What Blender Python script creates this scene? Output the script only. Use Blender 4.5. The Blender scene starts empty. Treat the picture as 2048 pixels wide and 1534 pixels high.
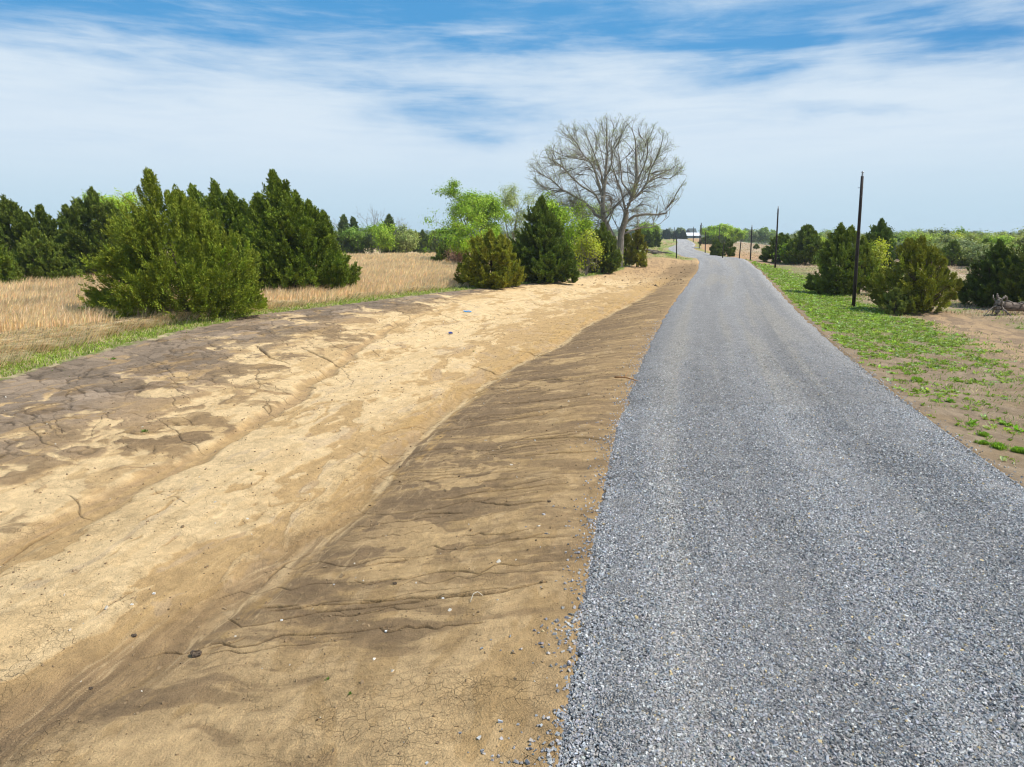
import bpy, math, time
import numpy as np
from mathutils import Vector
T0 = time.time()
RNG = np.random.default_rng(7)
scene = bpy.context.scene
COL = scene.collection
TAU = 2*math.pi

# ------------------------------------------------------------------ camera
F_PX, CAM_H, HZ = 1421.0, 4.0, 466.0
TH = math.atan((767-HZ)/F_PX)
cam_d = bpy.data.cameras.new('camera'); cam = bpy.data.objects.new('camera', cam_d); COL.objects.link(cam)
cam.location = (0, 0, CAM_H); cam.rotation_euler = (math.pi/2-TH, 0, 0)
cam_d.sensor_fit = 'HORIZONTAL'; cam_d.sensor_width = 36; cam_d.lens = 36*F_PX/2048
cam_d.clip_start = .1; cam_d.clip_end = 9000
scene.camera = cam

# ------------------------------------------------------------------ maths helpers
def sstep(a, b, x):
    t = np.clip((np.asarray(x, float)-a)/(b-a), 0, 1); return t*t*(3-2*t)
def lerp(a, b, t): return a+(b-a)*t
_G = np.stack([np.cos(np.arange(256)*TAU/256), np.sin(np.arange(256)*TAU/256)], 1)
def _hash(ix, iy, seed):
    h = (ix.astype(np.int64)*374761393 + iy.astype(np.int64)*668265263 + seed*982451653) & 0xffffffff
    h = ((h ^ (h >> 13))*1274126177) & 0xffffffff
    return ((h ^ (h >> 16)) & 255)
def perlin(x, y, seed=0):
    x = np.asarray(x, float); y = np.asarray(y, float)
    ix = np.floor(x); iy = np.floor(y); fx = x-ix; fy = y-iy
    u = fx*fx*fx*(fx*(fx*6-15)+10); v = fy*fy*fy*(fy*(fy*6-15)+10)
    def d(ox, oy):
        g = _G[_hash(ix+ox, iy+oy, seed)]; return g[..., 0]*(fx-ox)+g[..., 1]*(fy-oy)
    a = d(0, 0); b = d(1, 0); c = d(0, 1); e = d(1, 1)
    return (a+(b-a)*u + ((c+(e-c)*u)-(a+(b-a)*u))*v)*1.5
def fbm(x, y, o=4, seed=0, gain=.5):
    r = 0; a = 1; n = 0
    for k in range(o):
        r = r+a*perlin(x*2**k+17.3*k, y*2**k-9.1*k, seed+k); n += a; a *= gain
    return r/n

def worley(x, y, seed=0):
    """distance to the nearest cell border and a random value per cell"""
    ix = np.floor(x); iy = np.floor(y); f1 = np.full(x.shape, 9.); f2 = np.full(x.shape, 9.); cv = np.zeros(x.shape)
    for ox in (-1, 0, 1):
        for oy in (-1, 0, 1):
            cx, cy_ = ix+ox, iy+oy; hx = _hash(cx, cy_, seed)/255.; hy = _hash(cx, cy_, seed+77)/255.
            d = np.hypot(cx+.1+.8*hx-x, cy_+.1+.8*hy-y); m = d < f1
            f2 = np.where(m, f1, np.minimum(f2, d)); cv = np.where(m, _hash(cx, cy_, seed+33)/255., cv); f1 = np.where(m, d, f1)
    return f2-f1, cv
# ------------------------------------------------------------------ terrain
_cy = np.array([-40, -12, 4.7, 9.5, 14.6, 20, 26, 37.7, 56.3, 79.4, 99.8, 113, 140, 174, 204, 258, 330, 480, 760], float)
_cx = np.array([-2.9, .9, 3.75, 4.6, 5.65, 6.95, 8.5, 11.7, 17.15, 24.0, 29.3, 32.3, 36.2, 41.2, 47.4, 62, 79, 112, 172], float)
_yy = np.linspace(-40, 760, 3201); _xx = np.interp(_yy, _cy, _cx)
_k = np.hanning(61); _k /= _k.sum()
_xx[30:-30] = np.convolve(_xx, _k, 'valid')
_mm = np.gradient(_xx, _yy)
RW = 3.4
def road_x(y): return np.interp(y, _yy, _xx)
def road_m(y): return np.interp(y, _yy, _mm)
def lat(x, y): return (x-road_x(y))/np.sqrt(1+road_m(y)**2)
def bank_w(y): return np.interp(y, [-30, 14, 19, 26, 35, 41, 51, 62, 74, 100, 140, 400], [16.5, 16.4, 16.8, 18.3, 19.6, 17.8, 15, 10.2, 8.4, 7.6, 7, 7])
def chan_s(y): return bank_w(y)*np.interp(y, [4, 5.8, 6.6, 9, 11, 18, 23, 29, 51, 63], [.325, .31, .275, .245, .24, .265, .25, .195, .165, .2])
def rill_s(y): return bank_w(y)*np.interp(y, [0, 15, 23, 35, 53], [.5, .51, .56, .64, .86])
def terr(x, y):
    x = np.asarray(x, float); y = np.asarray(y, float)
    s = lat(x, y); sL = -RW-s; sR = s-RW
    W = bank_w(y)
    dep = np.interp(y, [-30, 40, 60, 80, 98, 125], [1, 1, .7, .4, .12, .25])
    cs = chan_s(y)
    zd = np.where(sL < cs, np.interp(sL/cs, [0, .22, .62, 1], [-.07, -.13, -.40, -.60]), np.interp((sL-cs)/(W-cs), [0, .07, .2, .33, .53, .81, 1, 1.19], [-.60, -.55, -.44, -.49, -.33, -.12, 0, .03]))*dep
    z = np.where(sL > 0, zd, -.06)
    z = z + np.where(sL > W, .05*np.minimum((sL-W)/6, 1)+.12*fbm(x*.05, y*.05, 2, 91), 0)
    zr = np.interp(sR, [0, .6, 3, 6, 12, 30], [-.06, -.12, -.3, -.34, -.3, -.3])+.10*fbm(x*.07, y*.07, 2, 92)*sstep(2, 10, sR)
    z = np.where(sR > 0, zr, z)
    lane = np.exp(-(np.maximum(np.abs(s)-6, 0)/14)**2)
    z = z + lane*(.30*np.exp(-((y-105)/14)**2) - .22*np.exp(-((y-138)/16)**2))
    z = z + .5*np.exp(-((x-20.5)/3.2)**2-((y-100)/4)**2)
    z = z - 6.5*sstep(18, 75, sR)*sstep(78, 185, y)
    z = z - 2.0*sstep(6, 60, sL-W)*sstep(110, 220, y)
    return z
def ray(u, v):
    dx = (u-1024)/F_PX; dy = (767-v)/F_PX
    return np.array([dx, math.cos(TH)+dy*math.sin(TH), -math.sin(TH)+dy*math.cos(TH)])
_ks = np.geomspace(3, 1500, 6000)
def at(u, v):
    """ground point seen at a photograph pixel"""
    d = ray(u, v); P = d[None]*_ks[:, None]
    below = CAM_H+P[:, 2] < terr(P[:, 0], P[:, 1])
    i = int(np.argmax(below)) if below.any() else len(_ks)-1
    x, y = P[i, :2]; return np.array([x, y, float(terr(x, y))])
def at_d(u, D):
    """ground point on a bearing at a distance along the view"""
    x = (u-1024)/F_PX*(D*math.cos(TH)+4*math.sin(TH)); return np.array([x, D, float(terr(x, D))])
def z_at(v, y):
    d = ray(1024, v); return CAM_H+y*d[2]/d[1]
def m_per_px(y): return (y*math.cos(TH)+.8)/F_PX

# ------------------------------------------------------------------ mesh helpers
def mesh_np(name, V, Fc, col=None, mat=None, smooth=False, extra=None, uv=None):
    V = np.ascontiguousarray(V, np.float32); Fc = np.ascontiguousarray(Fc, np.int32)
    me = bpy.data.meshes.new(name); n, k = Fc.shape
    me.vertices.add(len(V)); me.vertices.foreach_set('co', V.ravel())
    me.loops.add(n*k); me.loops.foreach_set('vertex_index', Fc.ravel())
    me.polygons.add(n); me.polygons.foreach_set('loop_start', np.arange(0, n*k, k, dtype=np.int32))
    me.polygons.foreach_set('use_smooth', np.full(n, smooth))
    if col is not None:
        a = me.attributes.new('tint', 'FLOAT_COLOR', 'POINT')
        c = np.ones((len(V), 4), np.float32); c[:, :3] = col; a.data.foreach_set('color', c.ravel())
    for kx, vx in (extra or {}).items():
        a = me.attributes.new(kx, 'FLOAT', 'POINT'); a.data.foreach_set('value', np.ascontiguousarray(vx, np.float32))
    me.update(calc_edges=True)
    if mat: me.materials.append(mat)
    return me
def obj(name, me, parent=None, loc=(0, 0, 0)):
    o = bpy.data.objects.new(name, me); COL.objects.link(o); o.location = loc
    if parent is not None: o.parent = parent
    return o
def tag(o, label=None, cat=None, group=None, kind=None):
    if label: o['label'] = label
    if cat: o['category'] = cat
    if group: o['group'] = group
    if kind: o['kind'] = kind
    return o
def thing(name, label, cat, loc, rz=0, group=None):
    o = obj(name, None, None, [float(c) for c in loc]); o.rotation_euler.z = rz
    o.empty_display_size = .3
    return tag(o, label, cat, group)
class MB:
    def __init__(s): s.v = []; s.f = []; s.n = 0
    def add(s, v, f):
        s.v.append(np.asarray(v, float)); s.f += [tuple(i+s.n for i in q) for q in f]; s.n += len(v); return s
    def box(s, x0, x1, y0, y1, z0, z1):
        v = [(x, y, z) for z in (z0, z1) for y in (y0, y1) for x in (x0, x1)]
        return s.add(v, [(0, 2, 3, 1), (4, 5, 7, 6), (0, 1, 5, 4), (2, 6, 7, 3), (0, 4, 6, 2), (1, 3, 7, 5)])
    def tube(s, path, rad, sides=8, cap=True):
        v, q = tubes(np.asarray(path, float)[None], np.asarray(rad, float)[None], sides)
        f = [tuple(r) for r in q]; k = len(path)
        if cap: f += [tuple(range(sides))[::-1], tuple(range((k-1)*sides, k*sides))]
        return s.add(v, f)
    def build(s, name, mat, parent=None, smooth=False, loc=(0, 0, 0)):
        me = bpy.data.meshes.new(name); me.from_pydata(np.concatenate(s.v).tolist(), [], s.f)
        if smooth: me.polygons.foreach_set('use_smooth', np.full(len(me.polygons), True))
        me.materials.append(mat); me.update(); return obj(name, me, parent, loc)
def unit(a): return a/np.maximum(np.linalg.norm(a, axis=-1, keepdims=True), 1e-9)
def tubes(P, R, sides):
    """batch of tubes: P (n,k,3), R (n,k)"""
    n, k, _ = P.shape
    Tn = unit(np.gradient(P, axis=1))
    ref = np.where(np.abs(Tn[:, :, 2:3]) > .9, np.array([1., 0, 0]), np.array([0, 0, 1.]))
    A = unit(np.cross(Tn, ref)); B = np.cross(Tn, A)
    an = np.arange(sides)*TAU/sides
    V = P[:, :, None]+R[:, :, None, None]*(A[:, :, None]*np.cos(an)[None, None, :, None]+B[:, :, None]*np.sin(an)[None, None, :, None])
    i = np.arange(n)[:, None, None]*k*sides; j = np.arange(k-1)[None, :, None]*sides; a = np.arange(sides)[None, None]; b = (a+1) % sides
    q = np.stack([i+j+a, i+j+b, i+j+sides+b, i+j+sides+a], -1).reshape(-1, 4)
    return V.reshape(-1, 3), q
def resample(p, k):
    p = np.asarray(p, float); d = np.r_[0, np.cumsum(np.linalg.norm(np.diff(p, axis=0), axis=1))]
    t = np.linspace(0, d[-1], k); return np.stack([np.interp(t, d, p[:, i]) for i in range(p.shape[1])], 1)

# ------------------------------------------------------------------ materials
def new_mat(name):
    m = bpy.data.materials.new(name); m.use_nodes = True; nt = m.node_tree; nt.nodes.clear()
    out = nt.nodes.new('ShaderNodeOutputMaterial'); return m, nt, out
class NT:
    def __init__(s, nt): s.nt = nt
    def n(s, t, **kw):
        nd = s.nt.nodes.new('ShaderNode'+t)
        for k, v in kw.items(): setattr(nd, k, v)
        return nd
    def l(s, a, b): s.nt.links.new(a, b)
    def put(s, sock, v):
        if hasattr(v, 'is_linked') or hasattr(v, 'links'): s.l(v, sock)
        else: sock.default_value = v
    def math(s, op, a, b=0., c=None, clamp=False):
        nd = s.n('Math', operation=op, use_clamp=clamp); s.put(nd.inputs[0], a); s.put(nd.inputs[1], b)
        if c is not None: s.put(nd.inputs[2], c)
        return nd.outputs[0]
    def mapr(s, v, a, b, c, d, smooth=True):
        nd = s.n('MapRange', interpolation_type='SMOOTHSTEP' if smooth else 'LINEAR'); s.put(nd.inputs[0], v)
        for i, q in enumerate((a, b, c, d)): nd.inputs[1+i].default_value = q
        return nd.outputs[0]
    def mix(s, f, a, b, blend='MIX'):
        nd = s.n('Mix', data_type='RGBA', blend_type=blend); s.put(nd.inputs[0], f); s.put(nd.inputs[6], a); s.put(nd.inputs[7], b); return nd.outputs[2]
    def noise(s, vec, scale, detail=3., rough=.55, dist=0.):
        nd = s.n('TexNoise'); s.put(nd.inputs['Vector'], vec); nd.inputs['Scale'].default_value = scale
        nd.inputs['Detail'].default_value = detail; nd.inputs['Roughness'].default_value = rough; nd.inputs['Distortion'].default_value = dist
        return nd.outputs
    def attr(s, name):
        return s.n('Attribute', attribute_name=name).outputs
    def bump(s, h, dist, strength=1., nrm=None):
        nd = s.n('Bump'); s.put(nd.inputs['Height'], h); nd.inputs['Distance'].default_value = dist; nd.inputs['Strength'].default_value = strength
        if nrm is not None: s.l(nrm, nd.inputs['Normal'])
        return nd.outputs[0]
def c4(c): return (c[0], c[1], c[2], 1)
def leaf_mat(name, transl=.35, rough=.6, spec=.25, tc=(1., 1.05, .6, 1)):
    m, nt, out = new_mat(name); N = NT(nt); col = N.attr('tint')[0]
    p = N.n('BsdfPrincipled'); p.inputs['Roughness'].default_value = rough; p.inputs['Specular IOR Level'].default_value = spec
    N.l(col, p.inputs['Base Color'])
    if transl > 0:
        t = N.n('BsdfTranslucent'); g = N.mix(1., col, tc, 'MULTIPLY'); N.l(g, t.inputs['Color'])
        mx = N.n('MixShader'); mx.inputs[0].default_value = transl; N.l(p.outputs[0], mx.inputs[1]); N.l(t.outputs[0], mx.inputs[2]); N.l(mx.outputs[0], out.inputs[0])
    else: N.l(p.outputs[0], out.inputs[0])
    return m
def plain_mat(name, c, c2=None, rough=.8, scale=6., stretch=(1, 1, 1), bump=.01, spec=.3):
    m, nt, out = new_mat(name); N = NT(nt)
    tc = N.n('TexCoord'); mp = N.n('Mapping'); N.l(tc.outputs['Object'], mp.inputs[0]); mp.inputs['Scale'].default_value = stretch
    nz = N.noise(mp.outputs[0], scale, 5)
    p = N.n('BsdfPrincipled'); p.inputs['Roughness'].default_value = rough; p.inputs['Specular IOR Level'].default_value = spec
    N.l(N.mix(N.mapr(nz[0], .3, .7, 0, 1), c4(c), c4(c2 or [q*.6 for q in c])), p.inputs['Base Color'])
    N.l(N.bump(nz[0], bump), p.inputs['Normal']); N.l(p.outputs[0], out.inputs[0]); return m
M_CEDAR = leaf_mat('cedar_foliage', .12, .65, .15)
M_LEAF = leaf_mat('broad_leaf', .42, .55, .25)
M_GRASS = leaf_mat('grass_blade', .35, .7, .15, (1.05, 1., .85, 1))
M_STONE = leaf_mat('crushed_stone', 0, .75, .3)
M_BARK = plain_mat('grey_bark', (.30, .27, .23), (.17, .15, .125), .9, 9, (1, 1, .25), .03)
M_CBARK = plain_mat('cedar_bark', (.13, .085, .06), (.06, .04, .03), .9, 9, (1, 1, .2), .03)
M_POLE = plain_mat('creosoted_wood', (.032, .021, .016), (.017, .012, .01), .75, 14, (1, 1, .06), .01)
M_STEEL = plain_mat('galvanised_steel', (.35, .36, .38), (.25, .26, .28), .45, 20, bump=.002, spec=.5)
M_LOG = plain_mat('dark_rotting_bark', (.20, .155, .125), (.05, .038, .03), .95, 7, (.4, 1, 1), .04)
M_DEAD = plain_mat('weathered_dead_wood', (.30, .255, .215), (.075, .058, .045), .9, 12, (1, 1, 1), .03)

# ------------------------------------------------------------------ ground
CREAM = np.array([.645, .475, .268]); TAN = np.array([.41, .275, .132]); BROWN = np.array([.290, .195, .102]); DARK = np.array([.195, .131, .074])
GRAYB = np.array([.190, .144, .104]); OCHRE = np.array([.46, .295, .115]); GREEN = np.array([.16, .20, .04]); STRAW = np.array([.50, .40, .23]); GOLD = np.array([.48, .35, .19])
def mixc(a, b, t):
    a = np.broadcast_to(a, t.shape+(3,)); b = np.broadcast_to(b, t.shape+(3,)); return a+(b-a)*t[..., None]

G = {}
def gz(x, y):
    """height of the finished ground sheet"""
    x = np.asarray(x, float); y = np.asarray(y, float)
    fi = np.interp(np.hypot(x, y), G['r'], np.arange(len(G['r']))); fj = np.interp(np.arctan2(x, y), G['a'], np.arange(len(G['a'])))
    i = np.clip(fi.astype(int), 0, len(G['r'])-2); j = np.clip(fj.astype(int), 0, len(G['a'])-2); u = fi-i; v = fj-j; Z = G['z']
    return (Z[i, j]*(1-v)+Z[i, j+1]*v)*(1-u)+(Z[i+1, j]*(1-v)+Z[i+1, j+1]*v)*u
def build_ground():
    r = np.r_[np.linspace(.4, 3.9, 14), np.geomspace(4, 26, 1000), np.geomspace(26.06, 64, 380), np.geomspace(64.8, 5200, 170)]
    a = np.radians(np.r_[np.linspace(-180, -46, 40)[:-1], np.linspace(-46, -42, 14)[:-1], np.linspace(-42, 42, 1150), np.linspace(42, 46, 14)[1:], np.linspace(46, 180, 40)[1:-1]])
    nr, na = len(r), len(a)
    Rr, A = np.meshgrid(r, a, indexing='ij'); X = (Rr*np.sin(A)).ravel(); Y = (Rr*np.cos(A)).ravel()
    z = terr(X, Y)
    s = lat(X, Y); sL = -RW-s; sR = s-RW; W = bank_w(Y)
    near = sstep(90, 40, np.hypot(X, Y))
    wob = fbm(X*.5, Y*.5, 4, 5); wob2 = fbm(X*.5+40, Y*.5, 4, 6)
    # ---- flow warped coordinates on the bare soil
    cr = lambda v, w=.035: sstep(-w, w, v)                             # crisp edge of a thin deposit
    al = (Y+.2*X)*.75; ac = sL                                               # along and across the ditch
    n_fine = fbm(X*6, Y*6, 3, 51); n_mid = fbm(X*1.7, Y*1.7, 4, 52); n_big = fbm(X*.13, Y*.13, 3, 53)
    w1 = fbm(ac*.9, al*.45, 4, 12); w2 = fbm(ac*.9+31, al*.45, 4, 13)
    n_patch = fbm(ac*.62+w1*1.1, al*.30+w2*1.0, 5, 11, .58)
    n_patch2 = fbm(ac*1.5+w1*1.3, al*.62+w2*1.6, 4, 14, .58)
    n_streak = fbm(X*.40+wob*.4, Y*1.9+X*.22+wob2*1.0+w1*.6, 5, 21, .58)    # across the roadside slope
    n_str2 = fbm(X*1.1+w1, Y*5.2+X*.5+wob2*1.6+w2, 4, 22, .6)
    n_along = fbm(sL*2.8+wob*1.0+w1*.8, Y*.24+wob2*.35, 4, 31, .58)
    n_flow = fbm(sL*7+w1*2.6+wob, Y*.5+w2*.9, 3, 32)
    bx, by = X*.62-Y*.78, X*.78+Y*.62                                  # down and across the far bank
    n_bank = fbm(by*.42+wob*1.0+w1*.5, bx*.30+wob2*1.0+3, 5, 41, .56)
    cw = chan_s(Y)+.26*wob
    q = sL/np.maximum(cw, .1)
    # roadside slope: brown wash with lighter streaks running down it
    bias = np.interp(Y, [3, 5.2, 6.6, 8.5, 11, 15, 24, 40, 80], [.40, .34, .20, .0, -.08, -.10, -.16, -.18, .0])
    lower = sstep(.30, .9, q)*np.interp(Y, [4.5, 6, 8, 13, 30, 60], [.15, .30, .34, .30, .26, .1])
    a_ = n_streak*.8+.45*n_str2+bias-lower*.62
    Ls = .36*cr(a_+.02, .07)+.64*sstep(-.42, .30, a_)
    darkc = mixc(BROWN, DARK, sstep(-.3, .3, n_str2*.5+wob*.5+lower*.9))
    tanc = mixc(TAN*.93, np.array([.49, .345, .185]), .7*cr(n_patch2+bias-.05, .08)+.3*sstep(-.3, .3, n_mid))
    c_slope = mixc(darkc, tanc, Ls)
    c_slope = mixc(c_slope, BROWN*1.05, (sstep(.55, .08, sL+.15*wob)*.6)*np.interp(Y, [4, 10, 30], [1, .8, .6]))
    tip = np.exp(-((q-.62)/.28)**2)*cr(n_bank-.17, .03)*np.interp(Y, [7, 9, 26, 32], [0, .8, .8, 0])
    c_slope = mixc(c_slope, np.array([.50, .345, .175]), tip)
    # floor of the ditch: cream crust, tan silt and ochre edge by the channel
    r2 = rill_s(Y)+.38*wob; u_ = np.clip((sL-cw)/np.maximum(r2-cw, .5), 0, 1)
    fb = np.interp(u_, [0, .12, .35, .7, 1], [-.5, -.30, -.02, .22, .1])
    f1 = cr(n_patch+fb+.25*n_mid*.6, .03); f2 = cr(n_patch2+fb*.8-.02, .03)
    c_floor = mixc(TAN*1.02, mixc(TAN*1.22, CREAM, .65*f1+.35*f1*f2), .25+.75*np.maximum(f1, .55*f2))
    c_floor = mixc(c_floor, mixc(OCHRE, TAN, cr(n_flow, .15)), .75*sstep(.32, .04, u_+.10*n_along))
    c_floor = mixc(c_floor, GRAYB*2.1, .35*cr(n_patch2-.24, .05))
    # far bank: grey brown crust broken into lobed plates, cream where the wash has stripped it
    fr = (sL-r2)/np.maximum(W-r2, 1)
    thr = np.interp(Y, [5, 9, 14, 22, 35, 60, 80], [-.30, -.24, -.16, -.14, -.16, -.25, -.5])+.60*np.maximum(fr, 0)**.85
    px_, py_ = by*.50+wob*.55+w1*.35, bx*.42+wob2*.55+w2*.3
    ed, cv = worley(px_, py_, 5); ed2, cv2 = worley(px_*2.3+5, py_*2.6, 8)
    Cb = .55*cr(n_bank+.22*(cv-.5)+.10*n_mid-thr, .04)+.45*sstep(-.20, .20, n_bank+.10*n_mid-thr)
    plate = (.78+.50*cv)*(.86+.28*cv2)
    gray = mixc(BROWN*1.0, GRAYB*1.28, sstep(.12, .7, fr+.3*wob))*plate[..., None]
    gray = mixc(gray, DARK*.95, .75*cr(wob2*.7+.35*n_mid-.16, .10))
    gray = mixc(gray, mixc(BROWN*1.3, TAN*.95, sstep(-.2, .2, n_mid)), .7*cr(n_patch2-.06-.25*fr, .05))
    c_bank = mixc(gray, mixc(TAN*1.12, CREAM, .3+.7*cr(n_patch+.08, .05)), Cb)
    plate_crack = np.maximum(np.exp(-(ed/.035)**2)*sstep(-.12, .25, wob2+.5*fr-.1), .7*np.exp(-(ed2/.05)**2)*sstep(-.2, .1, wob+.5*fr-.15))*sstep(0.06, .2, fr)*(1-.75*Cb)
    # roadside, floor and bank joined, with flow lines in the channel and the second rill
    dirt = mixc(c_slope, c_floor, cr(q-1+.16*n_along+.10*n_mid+.06*n_str2, .05))
    dirt = mixc(dirt, c_bank, cr(fr+.05*n_mid, .05))
    flow = cr(n_flow*.6+n_along*.5, .10)
    ch = np.exp(-((sL-cw-.28)/np.interp(Y, [4, 6, 8, 14, 40], [.62, .62, .42, .26, .2]))**2)
    dkc = np.interp(Y, [4, 6.5, 9, 12, 18, 60], [1., .92, .75, .5, .35, .25])
    dirt = mixc(dirt, mixc(DARK*1.08, mixc(BROWN*1.15, TAN, sstep(7, 16, Y)), flow*.75), np.clip(ch*1.35, 0, 1)*dkc)
    r2w = np.interp(Y, [4, 10, 16, 30, 50], [.34, .34, .26, .2, .15])
    rl = np.exp(-((sL-r2)/r2w)**4)*np.interp(Y, [0, 26, 40, 50], [1, .9, .5, 0])
    dirt = mixc(dirt, mixc(BROWN*1.35, TAN*1.05, flow), rl)
    z = z - (.08*ch*np.interp(Y, [4, 50, 70], [1, 1, 0])+.10*rl)
    edge_w = np.exp(-((sL-cw-.12-.10*n_along)/np.interp(Y, [8, 20, 50], [.10, .13, .16]))**2)*np.interp(Y, [7, 11, 50, 58], [0, 1, 1, 0])*sstep(-.35, .0, n_big+.5*wob2+.2)
    dirt = mixc(dirt, CREAM*1.02, .75*edge_w*cr(n_flow+.12, .12))
    # thin pale and dark flow lines left by the last water
    fl = np.exp(-(n_flow/.045)**2); fz = np.exp(-((sL-cw-.1)/1.3)**2)*np.interp(Y, [4, 12, 30, 50], [1, .9, .6, 0])*(sL > .4)
    dirt = mixc(dirt, mixc(CREAM*.95, DARK, cr(n_along, .1)), .55*fl*fz)
    sl_ = np.exp(-(n_str2/.05)**2)*sstep(.2, .8, sL)*sstep(1.05, .8, q)*sstep(40, 20, Y); dirt = mixc(dirt, DARK*.9, .26*sl_*cr(wob+.1, .2))
    mot = fbm(X*3.2+w1, Y*3.2+w2, 4, 81); dirt = dirt*(1+.22*near*mot)[:, None]
    # far end: tan levelled pad with brown strip by the road
    pad = sstep(58, 78, Y)
    padc = mixc(mixc(np.array([.44, .295, .155]), np.array([.30, .20, .11]), sstep(-.05, .4, n_mid+.5*wob)), BROWN*.8, .85*cr(3.3-sL-1.2*wob, .5)*sstep(97, 88, Y))
    dirt = mixc(dirt, padc, pad); dirt = dirt*np.array([1.04, 1.0, .93])
    # grassed left side
    eg = sL-W+.55*wob+.35*n_mid
    gs = mixc(GREEN, STRAW*.8, sstep(-.15, .3, n_mid+.6*wob2))
    wide = np.interp(Y, [10, 20, 30, 45, 60], [1.2, 1.1, 1.1, 1.5, 3])
    left = mixc(gs, mixc(STRAW*.92, GOLD, sstep(4.5, 8, eg+np.interp(Y, [20, 32, 40], [0, 0, 4]))), sstep(.5*wide, 1.3*wide, eg+.6*wob2))
    left = mixc(left, mixc(GREEN*1.1, STRAW*.9, sstep(-.2, .3, n_big+.5*wob)), sstep(58, 75, Y)*sstep(18, 10, eg))
    col = mixc(dirt, left, sstep(-.12, .12, eg))
    # verge beyond the mound: striped green and tan
    vg = fbm(s*.35+wob*.5, Y*.02, 3, 71)
    verge = mixc(mixc(GREEN*1.25, np.array([.30, .27, .11]), sstep(-.3, .2, vg+.3*wob)), np.array([.38, .25, .14]), sstep(.0, .3, vg-.2*wob))
    col = mixc(col, verge, (sstep(99, 107, Y)*(sL > -1)*sstep(30, 22, sL)))
    col = mixc(col, GREEN*1.3, sstep(101, 107, Y)*sstep(128, 118, Y)*sstep(.5, 1.2, sL)*sstep(6, 4.5, sL))
    # right side
    soil = mixc(np.array([.225, .160, .100]), np.array([.315, .232, .148]), .5*cr(n_mid+.6*wob, .2)+.5*sstep(-.3, .3, n_patch2))
    soil = mixc(soil, BROWN*.85, .6*cr(wob2-.08, .15))
    trk = np.exp(-(((sR-7.0-.8*wob)/2.2)**4))*sstep(46, 36, Y)
    soil = mixc(soil, mixc(np.array([.43, .285, .155]), np.array([.26, .175, .105]), cr(n_patch2+.4*n_mid-.04, .14)), trk*.9)
    field = mixc(np.array([.43, .325, .215]), np.array([.33, .24, .16]), sstep(-.2, .3, n_mid*.6+n_big))
    field = mixc(field, GREEN*1.2, .55*sstep(.1, .4, n_big+.5*wob-.25*sstep(10, 30, sR)))
    right = mixc(soil, field, sstep(8.5, 11.5, sR+1.2*wob+sstep(36, 46, Y)*5))
    gstrip = sstep(.4, 1.2, sR+.4*wob)*sstep(6.5, 4.5, sR+wob)*sstep(24, 34, Y)*sstep(98, 88, Y)
    right = mixc(right, GREEN*1.05, .7*gstrip*sstep(-.5, .1, wob+n_mid*.5))
    right = mixc(right, np.array([.42, .24, .12]), .75*np.exp(-((sR-1.6)/1.5)**2)*sstep(88, 100, Y)*sstep(-.4, .2, wob))
    right = mixc(right, np.array([.43, .25, .12]), .8*sstep(14, 7, sR+2*wob)*sstep(118, 128, Y))
    right = mixc(right, GREEN*1.2, .8*np.exp(-((sR-1.2-.3*wob)/1.0)**2)*sstep(108, 118, Y))
    wood = sstep(28, 55, sR)*sstep(90, 130, Y)
    right = mixc(right, np.array([.10, .11, .04]), wood*.8)
    col = np.where((sR > 0)[:, None], right, col)
    far = sstep(350, 700, np.hypot(X, Y))
    col = mixc(col, np.array([.12, .13, .05]), far*.75*(1-sstep(200, 0, np.abs(s-40))*.7))
    # ---- fine relief of the bare soil
    bare = ((sL > 0) & (eg < 0)).astype(float)
    z = z + near*(.018*n_mid+.008*n_fine+.03*wob)*np.where(sL > -.2, 1, 0)*sstep(-.1, .6, sL)
    z = z + bare*near*((.014*n_streak+.010*n_str2)*sstep(1.1, .7, q)+(.03*(1-Cb)*sstep(0., .25, fr)+.012*n_patch2-.035*plate_crack)*sstep(0, .1, fr)+.012*f1*sstep(0, -.05, fr)*sstep(.9, 1.1, q))*sstep(.1, .8, sL)
    z = z + (sR > 0)*near*(.03*n_mid+.012*n_fine)*sstep(.1, .8, sR)
    # clods on the pad
    z = z + pad*sstep(102, 95, Y)*(sL > .3)*(eg < 0)*.07*np.maximum(n_mid, 0)
    # ---- cracks and rills
    ck = .8*plate_crack*bare
    def carve(P, w, d):
        P = np.asarray(P); lo = P.min(0)-w*3; hi = P.max(0)+w*3
        i = np.where((X > lo[0]) & (X < hi[0]) & (Y > lo[1]) & (Y < hi[1]))[0]
        if not len(i): return
        px, py = X[i], Y[i]; best = np.full(len(i), 9.); tt = np.zeros(len(i)); K = len(P)-1
        for k in range(K):
            a, b = P[k], P[k+1]; e = b-a; t = np.clip(((px-a[0])*e[0]+(py-a[1])*e[1])/max(e@e, 1e-9), 0, 1)
            dd = np.hypot(px-a[0]-t*e[0], py-a[1]-t*e[1]); m = dd < best; best[m] = dd[m]; tt[m] = (k+t[m])/K
        ww = w*(.30+.70*np.sin(np.pi*np.clip(tt, .03, .97)))*np.clip(1+1.1*n_fine[i]+.5*n_mid[i], .25, 1.8)
        g = np.exp(-(best/ww)**2); ck[i] = np.maximum(ck[i], g); z[i] -= d*g
    def pix(L, wob_amt=.022, k=34, z0=-.45):
        P = np.array([at(*p)[:2] for p in L]); P = resample(P, k)
        ph = RNG.uniform(0, 9); P = P+wob_amt*np.stack([fbm(P[:, 0]*3+ph, P[:, 1]*3, 3, 3), fbm(P[:, 0]*3, P[:, 1]*3+ph, 3, 4)], 1)*2
        return P
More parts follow.
